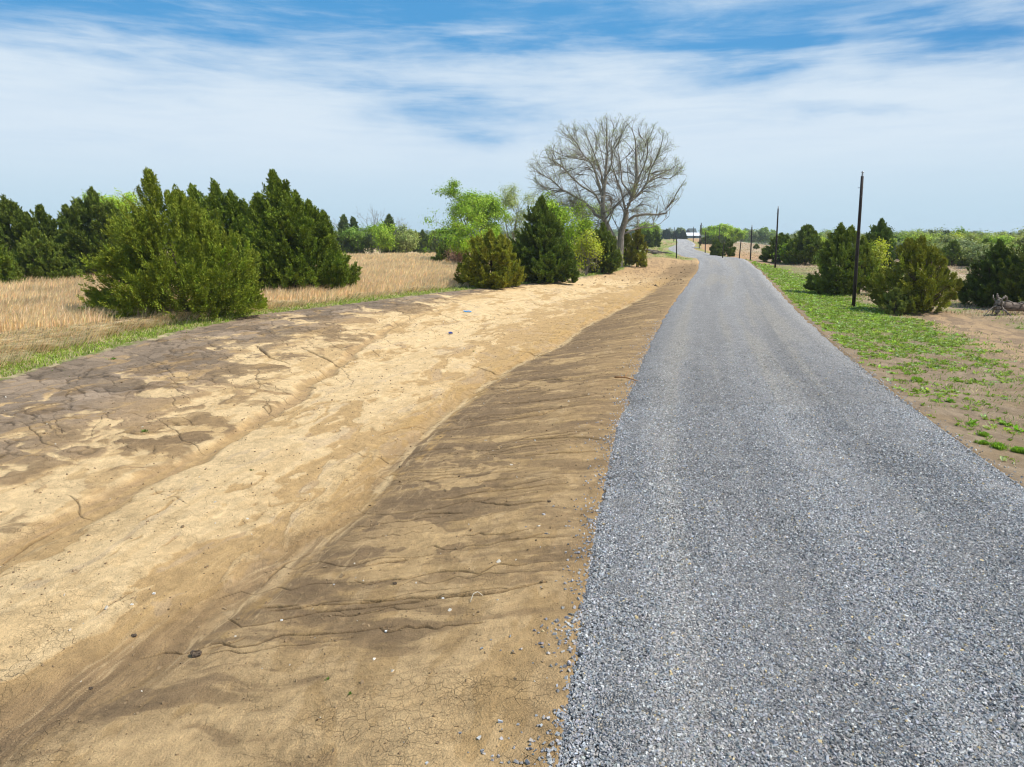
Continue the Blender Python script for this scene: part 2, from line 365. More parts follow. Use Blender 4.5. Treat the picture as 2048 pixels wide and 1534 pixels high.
    for L, w in [([(645, 1209), (740, 1204), (820, 1196), (900, 1191), (1000, 1186), (1060, 1168), (1090, 1164)], .035),
                 ([(540, 1220), (600, 1216), (645, 1209)], .02), ([(725, 1134), (780, 1124), (835, 1116)], .028), ([(1000, 1080), (1050, 1074), (1090, 1068)], .022),
                 ([(520, 1212), (560, 1213), (592, 1211)], .03), ([(420, 1297), (450, 1290), (490, 1275)], .02), ([(990, 841), (1040, 836), (1080, 830), (1130, 813)], .05),
                 ([(850, 866), (930, 857), (995, 845)], .03), ([(780, 905), (860, 900), (900, 896)], .03), ([(1030, 880), (1090, 876), (1150, 873), (1210, 880)], .045),
                 ([(1050, 912), (1130, 905), (1190, 902)], .045), ([(1000, 808), (1100, 800), (1200, 790)], .05), ([(1080, 758), (1120, 760), (1180, 752)], .05),
                 ([(850, 1028), (890, 1026), (925, 1025)], .03), ([(960, 1005), (1020, 1010), (1090, 1003)], .03), ([(880, 1000), (960, 985), (1050, 975), (1130, 968)], .03),
                 ([(760, 870), (830, 850), (900, 852)], .03), ([(600, 695), (640, 712), (690, 735)], .05), ([(510, 690), (540, 715), (580, 728)], .05),
                 ([(0, 1118), (60, 1075), (120, 1045)], .03), ([(520, 1162), (570, 1120), (620, 1100)], .018), ([(190, 1232), (225, 1205), (270, 1182)], .015),
                 ([(1000, 700), (1060, 705), (1110, 712)], .06), ([(940, 730), (990, 745), (1040, 742)], .04)]:
        carve(pix(L), w*.8, w*2.2)
    for _ in range(170):
        y0 = RNG.uniform(9, 50) if RNG.random() < .92 else RNG.uniform(7, 9); sl0 = RNG.uniform(.15, 2.6)
        ln = RNG.uniform(.6, 2.6)*(1+.03*y0); x0 = road_x(y0)-RW*1.03-sl0
        P = np.array([[x0-ln*t, y0+ln*t*RNG.normal(.04, .05)] for t in np.linspace(0, 1, 12)])
        P = resample(P, 26); ph = RNG.uniform(0, 99); P[:, 1] += .16*fbm(P[:, 0]*1.1+ph, P[:, 1]*0+ph, 3, 3)*(.6+.02*y0)
        w = RNG.uniform(.006, .014)*(1+y0*.03); carve(P, w, w*1.7)
    for _ in range(150):
        y0 = RNG.uniform(11, 60); f0 = RNG.uniform(.5, 1.0); W0 = bank_w(y0); x0 = road_x(y0)-RW*1.03-W0*f0
        ln = RNG.uniform(.6, 3.2)*(.6+.02*y0); dr = np.array([.62, -.78])+RNG.normal(0, .25, 2)
        P = np.array([[x0, y0]])+ln*np.linspace(0, 1, 12)[:, None]*dr; P = resample(P, 26); ph = RNG.uniform(0, 99); P = P+.22*np.stack([fbm(P[:, 0]*1.2+ph, P[:, 1]*1.2, 3, 3), fbm(P[:, 0]*1.2, P[:, 1]*1.2+ph, 3, 4)], 1)*(.6+.02*y0)
        w = RNG.uniform(.005, .012)*(1+y0*.03); carve(P, w, w*1.3)
    col = col*(1-.72*np.clip(ck, 0, 1))[:, None]  # crack lines darkened: shade inside them and moist soil painted into the colour
    col = col*(1+.14*n_fine*near+.10*n_mid)[:, None]
    # bed under the road sheet
    z = z-.10*sstep(.05, -.25, np.maximum(sL, sR))
    # mud crack strength
    mc = .75*bare*sstep(34, 6, np.hypot(X, Y))*np.clip(.25+1.3*sstep(6.8, 5.2, Y+.5*wob)+.6*f1*(q > 1), 0, 1)*sstep(-.3, .3, wob2+.15)
    V = np.stack([X, Y, z], 1)
    i = np.arange(nr-1)[:, None]*na; j = np.arange(na)[None]; j2 = (j+1) % na
    Fq = np.stack([i+j, i+na+j, i+na+j2, i+j2], -1).reshape(-1, 4)[:, ::-1]
    m, nt, out = new_mat('soil_and_turf'); N = NT(nt)
    geo = N.n('NewGeometry').outputs['Position']
    base = N.attr('tint')[0]; crk = N.attr('crack')[2]
    g1 = N.noise(geo, 55, 4, .65); g2 = N.noise(geo, 9, 4, .6); g3 = N.noise(geo, 190, 2, .6)
    f = N.math('MULTIPLY', N.mapr(g1[0], .25, .75, .80, 1.18, False), N.mapr(g2[0], .25, .75, .88, 1.12, False))
    f = N.math('MULTIPLY', f, N.mapr(g3[0], .25, .75, .86, 1.14, False))
    wv = N.n('VectorMath', operation='MULTIPLY_ADD'); N.l(N.noise(geo, 4, 3)[1], wv.inputs[0]); wv.inputs[1].default_value = (.14, .14, .14); N.l(geo, wv.inputs[2])
    def cracks(scale, w):
        vo = N.n('TexVoronoi', feature='DISTANCE_TO_EDGE'); N.l(wv.outputs[0], vo.inputs['Vector']); vo.inputs['Scale'].default_value = scale
        return N.mapr(vo.outputs['Distance'], 0, w, 1, 0, False)
    k1 = N.math('MULTIPLY', cracks(7.5, .022), N.mapr(N.noise(geo, 1.6, 3)[0], .42, .62, 0, 1)); k2 = N.math('MULTIPLY', cracks(17, .035), .45)
    kk = N.math('MULTIPLY', N.math('MAXIMUM', k1, N.math('MULTIPLY', k2, N.mapr(N.noise(geo, 2.3, 3)[0], .40, .6, 0, 1))), crk)
    f = N.math('MULTIPLY', f, N.math('SUBTRACT', 1., N.math('MULTIPLY', kk, .42)))
    cc = N.n('CombineColor'); 
    for q_ in range(3): N.l(f, cc.inputs[q_])
    c = N.mix(1., base, cc.outputs[0], 'MULTIPLY')
    p = N.n('BsdfPrincipled'); p.inputs['Roughness'].default_value = .9; p.inputs['Specular IOR Level'].default_value = .2; N.l(c, p.inputs['Base Color'])
    hh = N.math('SUBTRACT', N.math('ADD', N.math('MULTIPLY', g1[0], .7), g2[0]), N.math('MULTIPLY', kk, .8))
    N.l(N.bump(hh, .05, 1.), p.inputs['Normal']); N.l(p.outputs[0], out.inputs[0])
    me = mesh_np('ground', V, Fq, col, m, True, {'crack': mc})
    G['z'] = z.reshape(nr, na); G['r'] = r; G['a'] = a
    tag(obj('ground', me), 'bare eroded soil, ditch and grassland on both sides of the road', None, None, 'structure')
build_ground(); print('ground', time.time()-T0)

# ------------------------------------------------------------------ road
def road_mat():
    m, nt, out = new_mat('grey_gravel'); N = NT(nt)
    geo = N.n('NewGeometry').outputs['Position']; base = N.attr('tint')[0]
    vo = N.n('TexVoronoi'); N.l(geo, vo.inputs['Vector']); vo.inputs['Scale'].default_value = 46
    sp = N.n('SeparateColor'); N.l(vo.outputs['Color'], sp.inputs[0])
    g = N.noise(geo, 16, 3, .7); g2 = N.noise(geo, 2.2, 4, .6)
    f = N.math('MULTIPLY', N.mapr(sp.outputs[0], 0, 1, .52, 1.48, False), N.mapr(vo.outputs['Distance'], .2, .75, 1.1, .55, False))
    f = N.math('MULTIPLY', f, N.mapr(g[0], .25, .75, .78, 1.22, False)); f = N.math('MULTIPLY', f, N.mapr(g2[0], .3, .7, .92, 1.08, False))
    warm = N.mix(N.mapr(sp.outputs[1], .86, .95, 0, .6), base, (.42, .34, .24, 1))
    cc = N.n('CombineColor')
    for k in range(3): N.l(f, cc.inputs[k])
    c = N.mix(1., warm, cc.outputs[0], 'MULTIPLY')
    p = N.n('BsdfPrincipled'); p.inputs['Roughness'].default_value = .85; p.inputs['Specular IOR Level'].default_value = .3; N.l(c, p.inputs['Base Color'])
    hh = N.math('SUBTRACT', N.math('MULTIPLY', sp.outputs[2], .6), vo.outputs['Distance'])
    N.l(N.bump(hh, .035, .9), p.inputs['Normal']); N.l(p.outputs[0], out.inputs[0]); return m
M_ROAD = road_mat()
GREY = np.array([.258, .251, .249])
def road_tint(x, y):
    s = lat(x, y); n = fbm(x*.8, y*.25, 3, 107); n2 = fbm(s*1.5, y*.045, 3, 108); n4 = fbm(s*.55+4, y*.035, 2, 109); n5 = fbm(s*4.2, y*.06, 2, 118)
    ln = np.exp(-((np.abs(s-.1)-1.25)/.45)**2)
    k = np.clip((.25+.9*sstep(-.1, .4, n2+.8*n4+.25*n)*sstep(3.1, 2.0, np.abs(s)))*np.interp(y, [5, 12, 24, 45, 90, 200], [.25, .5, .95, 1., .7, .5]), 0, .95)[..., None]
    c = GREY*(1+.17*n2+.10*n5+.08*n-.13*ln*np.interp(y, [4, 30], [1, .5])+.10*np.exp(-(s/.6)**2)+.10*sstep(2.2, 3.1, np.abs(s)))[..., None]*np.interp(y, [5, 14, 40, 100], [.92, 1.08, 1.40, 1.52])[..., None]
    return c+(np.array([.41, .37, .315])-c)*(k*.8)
def road_taper(s): return .13*sstep(RW-.8, RW+.05, np.abs(s))
def build_road():
    ys = np.r_[np.linspace(-38, 3, 60), 3+np.geomspace(.05, 720, 760)]; ns = 57
    Y0 = np.repeat(ys[:, None], ns, 1); fr = np.repeat(np.linspace(-1, 1, ns)[None], len(ys), 0)
    el = .22*fbm(ys*.9, ys*0, 3, 101)+.14*fbm(ys*4, ys*0+5, 3, 102)+.25*fbm(ys*.12, ys*0, 2, 103)*sstep(20, 60, ys); er = .22*fbm(ys*.9, ys*0+3, 3, 104)+.12*fbm(ys*4, ys*0+8, 3, 112)+.25*fbm(ys*.12, ys*0+9, 2, 105)*sstep(20, 60, ys)
    hw = np.where(fr < 0, (RW+el[:, None]), (RW+er[:, None])); S = fr*hw
    m = road_m(Y0); nrm = np.sqrt(1+m*m); X = road_x(Y0)+S/nrm; Yw = Y0-S*m/nrm
    xm, ym = road_x(Y0), Y0
    zc = terr(xm, ym)+.06
    n = fbm(X*.8, Yw*.25, 3, 107); n2 = fbm(S*1.1, Yw*.05, 3, 108); n3 = fbm(X*2.5, Yw*2.5, 3, 110)
    Z = zc+.07+.03*(1-fr**2)+.012*n+.012*n3-.02*np.exp(-((np.abs(S)-.95)/.35)**2)
    Z = Z-road_taper(fr*RW); Z = np.where(np.abs(fr) > .999, Z-.20, np.where(np.abs(fr) > .92, Z-.02, Z))
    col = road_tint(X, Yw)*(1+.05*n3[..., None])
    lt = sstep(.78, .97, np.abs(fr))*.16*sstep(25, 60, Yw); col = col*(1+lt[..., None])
    V = np.stack([X, Yw, Z], -1).reshape(-1, 3); k = len(ys)
    i = np.arange(k-1)[:, None]*ns; j = np.arange(ns-1)[None]
    Fq = np.stack([i+j, i+j+1, i+ns+j+1, i+ns+j], -1).reshape(-1, 4)
    tag(obj('road', mesh_np('road', V, Fq, col.reshape(-1, 3), M_ROAD, True)), 'grey crushed gravel road running away over a rise', None, None, 'structure')
    # gravel spur to the right far down the road
    P = [at_d(1371, 190), at_d(1374, 212), at_d(1386, 214), at_d(1398, 211), at_d(1407, 208), at_d(1395, 201), at_d(1382, 193)]
    V = np.array([[p[0], p[1], p[2]+.12] for p in P]); me = bpy.data.meshes.new('driveway'); me.from_pydata(V.tolist(), [], [tuple(range(7))[::-1]])
    a = me.attributes.new('tint', 'FLOAT_COLOR', 'POINT')
    for d in a.data: d.color = (.27, .275, .285, 1)
    me.materials.append(M_ROAD); tag(obj('driveway', me), 'short gravel spur leaving the road to the right', None, None, 'structure')
    return ys, el
ROAD_YS, ROAD_EL = build_road()
def road_surface(x, y):
    s = lat(x, y); yc = y+s*road_m(y)/np.sqrt(1+road_m(y)**2)*0
    return terr(road_x(y), y)+.13+.03*(1-np.clip(s/RW, -1, 1)**2)-.02*np.exp(-((np.abs(s)-.95)/.35)**2)-road_taper(s)

def stones(name, X, Y, Z, size, col, label, kind='stuff'):
    n = len(X)
    cube = np.array([[x, y, z] for z in (-1, 1) for y in (-1, 1) for x in (-1, 1)], float)
    V = cube[None]*(1+RNG.uniform(-.42, .30, (n, 8, 3)))
    V *= (size[:, None]*np.stack([RNG.uniform(.7, 1.4, n), RNG.uniform(.5, 1., n), RNG.uniform(.32, .75, n)], 1)*.5)[:, None]
    a = RNG.uniform(0, TAU, n); tx = RNG.normal(0, .6, n); ty = RNG.normal(0, .6, n)
    ca, sa = np.cos(a), np.sin(a)
    y2 = V[..., 1]*np.cos(tx)[:, None]-V[..., 2]*np.sin(tx)[:, None]; z2 = V[..., 1]*np.sin(tx)[:, None]+V[..., 2]*np.cos(tx)[:, None]
    x3 = V[..., 0]*np.cos(ty)[:, None]+z2*np.sin(ty)[:, None]; z3 = -V[..., 0]*np.sin(ty)[:, None]+z2*np.cos(ty)[:, None]
    P = np.stack([x3*ca[:, None]-y2*sa[:, None]+X[:, None], x3*sa[:, None]+y2*ca[:, None]+Y[:, None], z3+Z[:, None]], -1).reshape(-1, 3)
    q = np.array([(0, 2, 3, 1), (4, 5, 7, 6), (0, 1, 5, 4), (2, 6, 7, 3), (0, 4, 6, 2), (1, 3, 7, 5)])
    Fq = (np.arange(n)[:, None, None]*8+q[None]).reshape(-1, 4)
    return tag(obj(name, mesh_np(name, P, Fq, np.repeat(col, 8, 0), M_STONE)), label, None, None, kind)
def build_gravel():
    Xs, Ys, Ss = [], [], []
    for y0, y1, den, sz in ((3.2, 7.5, 4300, (.0115, .0255)), (7.5, 11, 3000, (.012, .027)), (11, 16, 1500, (.013, .028)), (16, 28, 420, (.014, .028))):
        n = int(den*(y1-y0)*7.2); y = RNG.uniform(y0, y1, n); s = RNG.uniform(-3.6, 3.6, n)
        Xs.append(road_x(y)+s*np.sqrt(1+road_m(y)**2)); Ys.append(y); Ss.append(RNG.uniform(sz[0], sz[1], n)*RNG.choice([1, 1, 1, 1.25], n))
    X = np.concatenate(Xs); Y = np.concatenate(Ys); S = np.concatenate(Ss); s = lat(X, Y)
    keep = (np.abs(X) < Y*.78+1.6)&(RNG.random(len(X)) < sstep(28, 14, Y))
    el = np.interp(Y, ROAD_YS, ROAD_EL); edge = RW+el+.05*perlin(Y*3, Y*0, 8)
    over = np.maximum(-s-edge, np.abs(np.where(s > 0, s, 0))-RW-.05)
    keep &= over < 0
    X, Y, S, s = X[keep], Y[keep], S[keep], s[keep]
    Z = road_surface(X, Y)+S*.12
    edge_drop = np.maximum(np.abs(s)-(RW-.1), 0)*.45; Z = Z-edge_drop
    # stones spilled onto the soil
    n = 4200; y = np.exp(RNG.uniform(math.log(3.5), math.log(34), n)); d = RNG.exponential(.13, n)*np.clip(1+1.5*perlin(y*1.3, y*0+2, 9), .3, 2.2); ok = d < 1.2; y, d = y[ok], d[ok]; sd = np.where(RNG.random(len(y)) < .7, -1, 1)
    ss = sd*(RW+np.interp(y, ROAD_YS, ROAD_EL)+d-.12); x = road_x(y)+ss*np.sqrt(1+road_m(y)**2)
    sz = RNG.uniform(.012, .036, len(y)); z2 = np.maximum(gz(x, y)+sz*.2, road_surface(x, y)-.5*np.maximum(d, 0)-.09)
    X = np.r_[X, x]; Y = np.r_[Y, y]; S = np.r_[S, sz]; Z = np.r_[Z, z2]
    n = len(X); v = np.exp(RNG.normal(-.03, .29, n))
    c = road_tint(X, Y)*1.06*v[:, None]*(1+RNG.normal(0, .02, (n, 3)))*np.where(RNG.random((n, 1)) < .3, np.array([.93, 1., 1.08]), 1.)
    pick = RNG.random(n); c = np.where((pick < .012)[:, None], np.array([.52, .40, .22])*RNG.uniform(.7, 1.15, (n, 1)), c); c = np.where(((pick > .02) & (pick < .07))[:, None], np.array([.52, .52, .50])*RNG.uniform(.8, 1.1, (n, 1)), c)
    c = np.where(((pick > .07) & (pick < .15))[:, None], np.array([.36, .33, .30])*RNG.uniform(.7, 1.15, (n, 1)), c)
    stones('gravel', X, Y, Z, S, np.clip(c, .03, .62), 'loose grey crushed stone covering the road')
    # pale pebbles and soil crumbs lying on the bare soil
    n = 4200; y = np.exp(RNG.uniform(math.log(4.3), math.log(40), n)); sl = RNG.uniform(.2, 16, n); x = road_x(y)-RW-sl; k = np.abs(x) < y*.76+.5; x, y = x[k], y[k]
    sz = RNG.exponential(.008, len(x))+.006+.0006*y
    stones('pebbles', x, y, gz(x, y)+.003, np.clip(sz, .008, .05), np.where((RNG.random(len(x)) < .05)[:, None], np.array([.60, .54, .44]), np.array([.25, .17, .09]))*RNG.uniform(.75, 1.1, (len(x), 1)), 'pale pebbles and soil crumbs strewn over the bare ground')
    n = 800; y = RNG.uniform(58, 99, n); sl = RNG.uniform(.4, 9, n); x = road_x(y)-RW-sl; k = sl < bank_w(y)-.5; x, y = x[k], y[k]
    stones('soil_clods', x, y, gz(x, y)+.01, RNG.exponential(.03, len(x))+.03, np.array([.30, .20, .115])*RNG.uniform(.5, 1.2, (len(x), 1)), 'brown clods of soil scattered over the levelled pad')
build_gravel(); print('gravel', time.time()-T0)

# ------------------------------------------------------------------ grass and weeds
def blades(name, X, Y, h, w, lean, col, label, mat=M_GRASS, tipmul=1.0, spread=.35):
    """curved tapering blades; lean = (n,2) tip offset"""
    n = len(X); a = RNG.uniform(0, TAU, n); Z = gz(X, Y)-.02
    sx, sy = np.cos(a)*w*.5, np.sin(a)*w*.5
    lx = lean[:, 0]+RNG.normal(0, spread, n)*h; ly = lean[:, 1]+RNG.normal(0, spread, n)*h
    b = np.stack([X, Y, Z], 1); side = np.stack([sx, sy, sx*0], 1)
    mid = b+np.stack([lx*.35, ly*.35, h*.6], 1); k = np.clip(np.hypot(lx, ly)/np.maximum(h, .01), 0, .9)
    tip = b+np.stack([lx, ly, h*(1-.35*k)], 1)
    V = np.stack([b-side, b+side, mid-side*.8, mid+side*.8, tip], 1).reshape(-1, 3)
    i = np.arange(n)[:, None]*5
    Fq = np.concatenate([i+np.array([[0, 1, 3]]), i+np.array([[0, 3, 2]]), i+np.array([[2, 3, 4]])], 0)
    C = np.repeat(col[:, None], 5, 1).copy(); C[:, 2:] *= np.asarray(tipmul) if np.ndim(tipmul) else tipmul
    return tag(obj(name, mesh_np(name, V, Fq, C.reshape(-1, 3), mat)), label, None, None, 'stuff')
def polar(n, r0, r1, a0, a1):
    r = np.exp(RNG.uniform(math.log(r0), math.log(r1), n)); a = np.radians(RNG.uniform(a0, a1, n)); return r*np.sin(a), r*np.cos(a)
def vary(c, n, s=.12): return np.asarray(c)*np.exp(RNG.normal(0, s, (n, 1)))*(1+RNG.normal(0, .05, (n, 3)))
def build_grass():
    # left field
    x, y = polar(620000, 16, 150, -41, 15); sL = -RW-lat(x, y); e = sL-bank_w(y)+.55*fbm(x*.5, y*.5, 4, 5)
    ok = (e > .2)&(y < 130); x, y, e = x[ok], y[ok], e[ok]
    ga = np.interp(y, [18, 24, 32, 42, 60], [7.0, 6.0, 2.8, 2.6, 3.0])+1.4*fbm(x*.25, y*.25, 3, 201)
    tall = sstep(-.5, .8, e-ga)*sstep(105, 85, y*(e < 18)+0*y); r = np.hypot(x, y); n = len(x)
    tuft = fbm(x*.9, y*.9, 3, 202)
    # tall golden bunch grass
    k = (RNG.random(n) < tall*(.75+.6*tuft)); kx, ky, kr = x[k], y[k], r[k]; m = k.sum()
    hh = (.62+.42*tuft[k]+RNG.uniform(-.22, .22, m)); c = vary((.84, .65, .39), m, .16)
    c = c+(np.array([.66, .54, .36])-c)*(RNG.random((m, 1)) < .25); g = fbm(kx*.22, ky*.22, 3, 203)
    c = c*(1-.22*sstep(.05, .35, g))[:, None]
    blades('tall_dry_grass', kx, ky, np.clip(hh, .3, 1.1), .0013*kr**.9, np.stack([.20+.22*tuft[k], 0*kx-.05], 1), c, 'tall golden dry bunch grass filling the field behind the cedars', tipmul=1.12, spread=.16)
    # matted pale straw along the near edge
    k = (RNG.random(n) < (1-tall)*sstep(1.0, 2.8, e)*np.where(y < 40, 1.1, .6)*(.8+.8*tuft)); kx, ky, kr = x[k], y[k], r[k]; m = k.sum()
    c = vary((.82, .67, .42), m, .16); c = np.where(RNG.random((m, 1)) < .15, vary((.45, .36, .24), m), c); c = np.where(RNG.random((m, 1)) < .06, vary((.26, .32, .09), m), c)
    blades('matted_straw_grass', kx, ky, np.clip(.46+.30*tuft[k]+RNG.uniform(-.14, .14, m), .15, .85), .0013*kr**.9, np.stack([.55+.35*tuft[k], 0*kx-.12], 1), c, 'pale matted straw grass leaning over beside the eroded bank', tipmul=1.1, spread=.15)
    # short green grass on the lip
    wd = np.interp(y, [10, 20, 30, 45, 60, 80], [2.8, 2.6, 2.4, 2.5, 3.2, 4.5])*(1+.8*fbm(x*.4, y*.4, 2, 208))
    k = (RNG.random(n) < sstep(1.25, .5, e/wd)*(1.0+1.2*fbm(x*1.2, y*1.2, 3, 204))); kx, ky, kr = x[k], y[k], r[k]; m = k.sum()
    c = vary((.31, .41, .065), m, .2); c = np.where(RNG.random((m, 1)) < .28, vary((.55, .48, .24), m), c)
    blades('green_edge_grass', kx, ky, RNG.uniform(.06, .20, m), .0012*kr**.95, np.stack([.03+0*kx, 0*kx], 1), c, 'strip of short green grass along the lip of the bare bank', spread=.5)
    # sprigs creeping onto the soil
    x, y = polar(9000, 17, 75, -38, 14); sL = -RW-lat(x, y); e = sL-bank_w(y)
    ok = (e < .2)&(e > -1.6)&(RNG.random(len(x)) < .35+1.2*fbm(x*1.6, y*1.6, 2, 205))&(fbm(x*.9, y*.9, 3, 211) > .12); x, y = x[ok], y[ok]; m = len(x)
    blades('creeping_sprigs', x, y, RNG.uniform(.03, .09, m), .0013*np.hypot(x, y), np.zeros((m, 2)), vary((.19, .28, .04), m, .2), 'green sprigs creeping from the lip onto the bare soil', spread=.8)
    # verge grass on the far left, beyond the mound
    x, y = polar(60000, 96, 330, 2, 20); sL = -RW-lat(x, y); ok = (sL > 1)&(sL < 40)&(y > 103); x, y, sL = x[ok], y[ok], sL[ok]
    gg = fbm((sL)*.35, y*.02, 3, 71); ok = RNG.random(len(x)) < .35+.5*(gg < .02); x, y, gg = x[ok], y[ok], gg[ok]; m = len(x)
    c = np.where((gg < -.05)[:, None], vary((.30, .38, .08), m, .2), vary((.56, .46, .24), m, .2))
    blades('far_verge_grass', x, y, RNG.uniform(.06, .2, m), .0009*np.hypot(x, y), np.zeros((m, 2)), c, 'green and straw verge grass beyond the dirt mound', spread=.4)
    # right hand field
    x, y = polar(300000, 20, 330, 15, 43); sR = lat(x, y)-RW; tf = fbm(x*.5, y*.5, 3, 206); n = len(x)
    ok = (sR > 7.5+1.5*tf+sstep(22, 34, y)*2-sstep(34, 46, y)*5)&(RNG.random(n) < .30+.9*tf+.1*sstep(60, 110, y)); x, y, sR, tf = x[ok], y[ok], sR[ok], tf[ok]; n = len(x)
    c = vary((.62, .48, .32), n, .2); c = np.where((RNG.random((n, 1)) < np.clip(.16+.7*fbm(x*.15, y*.15, 3, 207), .03, .7)[:, None]*sstep(120, 60, y)[:, None]), vary((.25, .33, .07), n, .2), c)
    blades('field_stubble', x, y, RNG.uniform(.06, .22, n)*(1+tf), .0010*np.hypot(x, y)**.95, np.stack([0*x+.03, 0*x], 1), c, 'short buff stubble grass over the field on the right', spread=.4)
def rosettes(name, X, Y, size, nl, col, label=None, stuff=True, origin=None, up=.45, wf=.26):
    n = len(X); Z = gz(X, Y)
    a = (RNG.uniform(0, TAU, (n, 1))+np.arange(nl)[None]*TAU/nl+RNG.normal(0, .35, (n, nl))); L = size[:, None]*RNG.uniform(.6, 1.25, (n, nl)); el = np.clip(RNG.normal(up, .3, (n, nl)), .02, 1.3)
    d = np.stack([np.cos(a)*np.cos(el), np.sin(a)*np.cos(el), np.sin(el)], -1); sd = np.stack([-np.sin(a), np.cos(a), 0*a], -1)
    b = np.stack([X, Y, Z], 1)[:, None]+RNG.normal(0, .25, (n, nl, 3))*size[:, None, None]*np.array([1, 1, 0])
    w = L*wf; mid = b+d*L[..., None]*.55+np.array([0, 0, 1])*(L*.10)[..., None]; tip = b+d*L[..., None]-np.array([0, 0, 1])*(L*.10)[..., None]
    V = np.stack([b-np.array([0, 0, .01]), mid-sd*w[..., None], tip, mid+sd*w[..., None]], 2).reshape(-1, 3)
    Fq = np.arange(len(V)).reshape(-1, 4); C = np.repeat(np.repeat(col, nl, 0)*np.exp(RNG.normal(0, .16, (n*nl, 1))), 4, 0)
    me = mesh_np(name, V-(0 if origin is None else np.asarray(origin)), Fq, C, M_LEAF)
    if stuff: return tag(obj(name, me), label, None, None, 'stuff')
    return me
def build_weeds():
    x, y = polar(90000, 12, 110, 8, 42); sR = lat(x, y)-RW; n = len(x); r = np.hypot(x, y); nz = fbm(x*.9, y*.9, 4, 301); big = fbm(x*.3, y*.3, 3, 302)
    out = np.interp(y, [12, 18, 26, 34, 45, 70, 92, 100], [5.5, 5.8, 6.2, 5.6, 4.6, 4.0, 2.6, .5])
    den = np.interp(y, [12, 16, 22, 28, 36, 92], [.05, .11, .34, .85, 1.4, 1.4])
    p = den*sstep(-.05, .4, sR-.2*np.abs(nz))*sstep(out+.6, out-1.4, sR+big*1.6)*np.clip(.12+3.0*nz+1.2*den*.55, 0, 1)
    k = RNG.random(n) < p; x, y, r = x[k], y[k], r[k]; n = len(x)
    c = vary((.245, .345, .05), n, .27); c = np.where(RNG.random((n, 1)) < .12, vary((.38, .50, .22), n), c)
    rosettes('green_weeds', x, y, np.clip(RNG.uniform(.07, .15, n)*(.6+r*.012), .05, .3), 7, c, 'bright green broadleaf weeds spreading along the right edge of the road')
    x, y = polar(70000, 11, 100, 8, 42); sR = lat(x, y)-RW; n = len(x); out = np.interp(y, [11, 26, 45, 70, 92], [7, 7.5, 5.5, 5, 3]); nz = fbm(x*.8, y*.8, 4, 305)
    k = RNG.random(n) < sstep(.1, .7, sR)*sstep(out+.8, out-1., sR)*np.clip(np.interp(y, [11, 20, 30], [.10, .3, .7])+1.3*nz, 0, 1); x, y, nz = x[k], y[k], nz[k]; n = len(x)
    c = np.where((RNG.random(n) < .42)[:, None], vary((.58, .48, .29), n, .2), vary((.22, .32, .06), n, .25))
    blades('verge_grass', x, y, RNG.uniform(.04, .17, n), .0011*np.hypot(x, y)**.95, np.stack([.03+0*x, 0*x], 1), c, 'thin mixed green and straw grass among the weeds on the right verge', spread=.6)
    # low weeds further right
    x, y = polar(30000, 24, 60, 22, 42); sR = lat(x, y)-RW; nz = fbm(x*.7, y*.7, 4, 303); k = (sR > 9)&(RNG.random(len(x)) < .25*np.clip(3*nz-.1, 0, 1)); x, y = x[k], y[k]; n = len(x)
    rosettes('low_field_weeds', x, y, RNG.uniform(.06, .14, n), 6, vary((.22, .33, .05), n, .2), 'small low weeds dotted over the ground near the fallen log')
    # individual clumps near the road
    spots = [(1940, 848, .17, 9, 'w', 'broad leafy green weed clump standing at the road edge, uppermost of the nearest ones'), (1968, 872, .075, 26, 'g', 'round tuft of bright green grass at the road edge, upper of two touching'), (1966, 888, .07, 24, 'g', 'round tuft of bright green grass at the road edge, lower of two touching'),
             (2042, 905, .095, 30, 'g', 'large bright green grass tuft cut by the right picture edge'), (2016, 850, .15, 9, 'w', 'leafy weed clump on bare soil right of the uppermost road edge clump'), (2040, 862, .13, 8, 'w', 'small weed clump against the right picture edge above the large grass tuft'),
             (1876, 803, .13, 9, 'w', 'weed clump close to the gravel, left of a pair of spreading weeds'), (1900, 805, .16, 10, 'w', 'spreading pale leaved weed beside the gravel edge'), (1998, 897, .11, 14, 'g', 'small dull green tuft between the round tufts and the picture edge'),
             (1815, 748, .13, 10, 'w', 'lone weed close to the gravel below the denser green strip'), (1766, 713, .15, 10, 'w', 'pale leaved weed on bare soil at the lower end of the green strip'), (1835, 763, .13, 10, 'g', 'light green tuft right of the lone weed by the gravel')]
    for u, v, sz, nl, kd, lb in spots:
        p = at(u, v); p[2] = gz(p[0], p[1])
        k = 16 if kd == 'g' else 3; X = p[0]+RNG.normal(0, sz*(.6 if kd == 'g' else .3), k); Y = p[1]+RNG.normal(0, sz*(.6 if kd == 'g' else .3), k)
        if kd == 'g': me = rosettes('grass_tuft', X, Y, np.full(k, sz*1.05), nl*2, vary((.22, .37, .035), k, .15), None, False, p, 1.0, .07)
        else: me = rosettes('weed_clump', X, Y, np.full(k, sz*.85), nl, vary((.20, .36, .035), k, .2), None, False, p, .5)
        tag(obj('grass_tuft' if kd == 'g' else 'weed_clump', me, None, p), lb, 'weed', 'weeds at the right edge of the road')
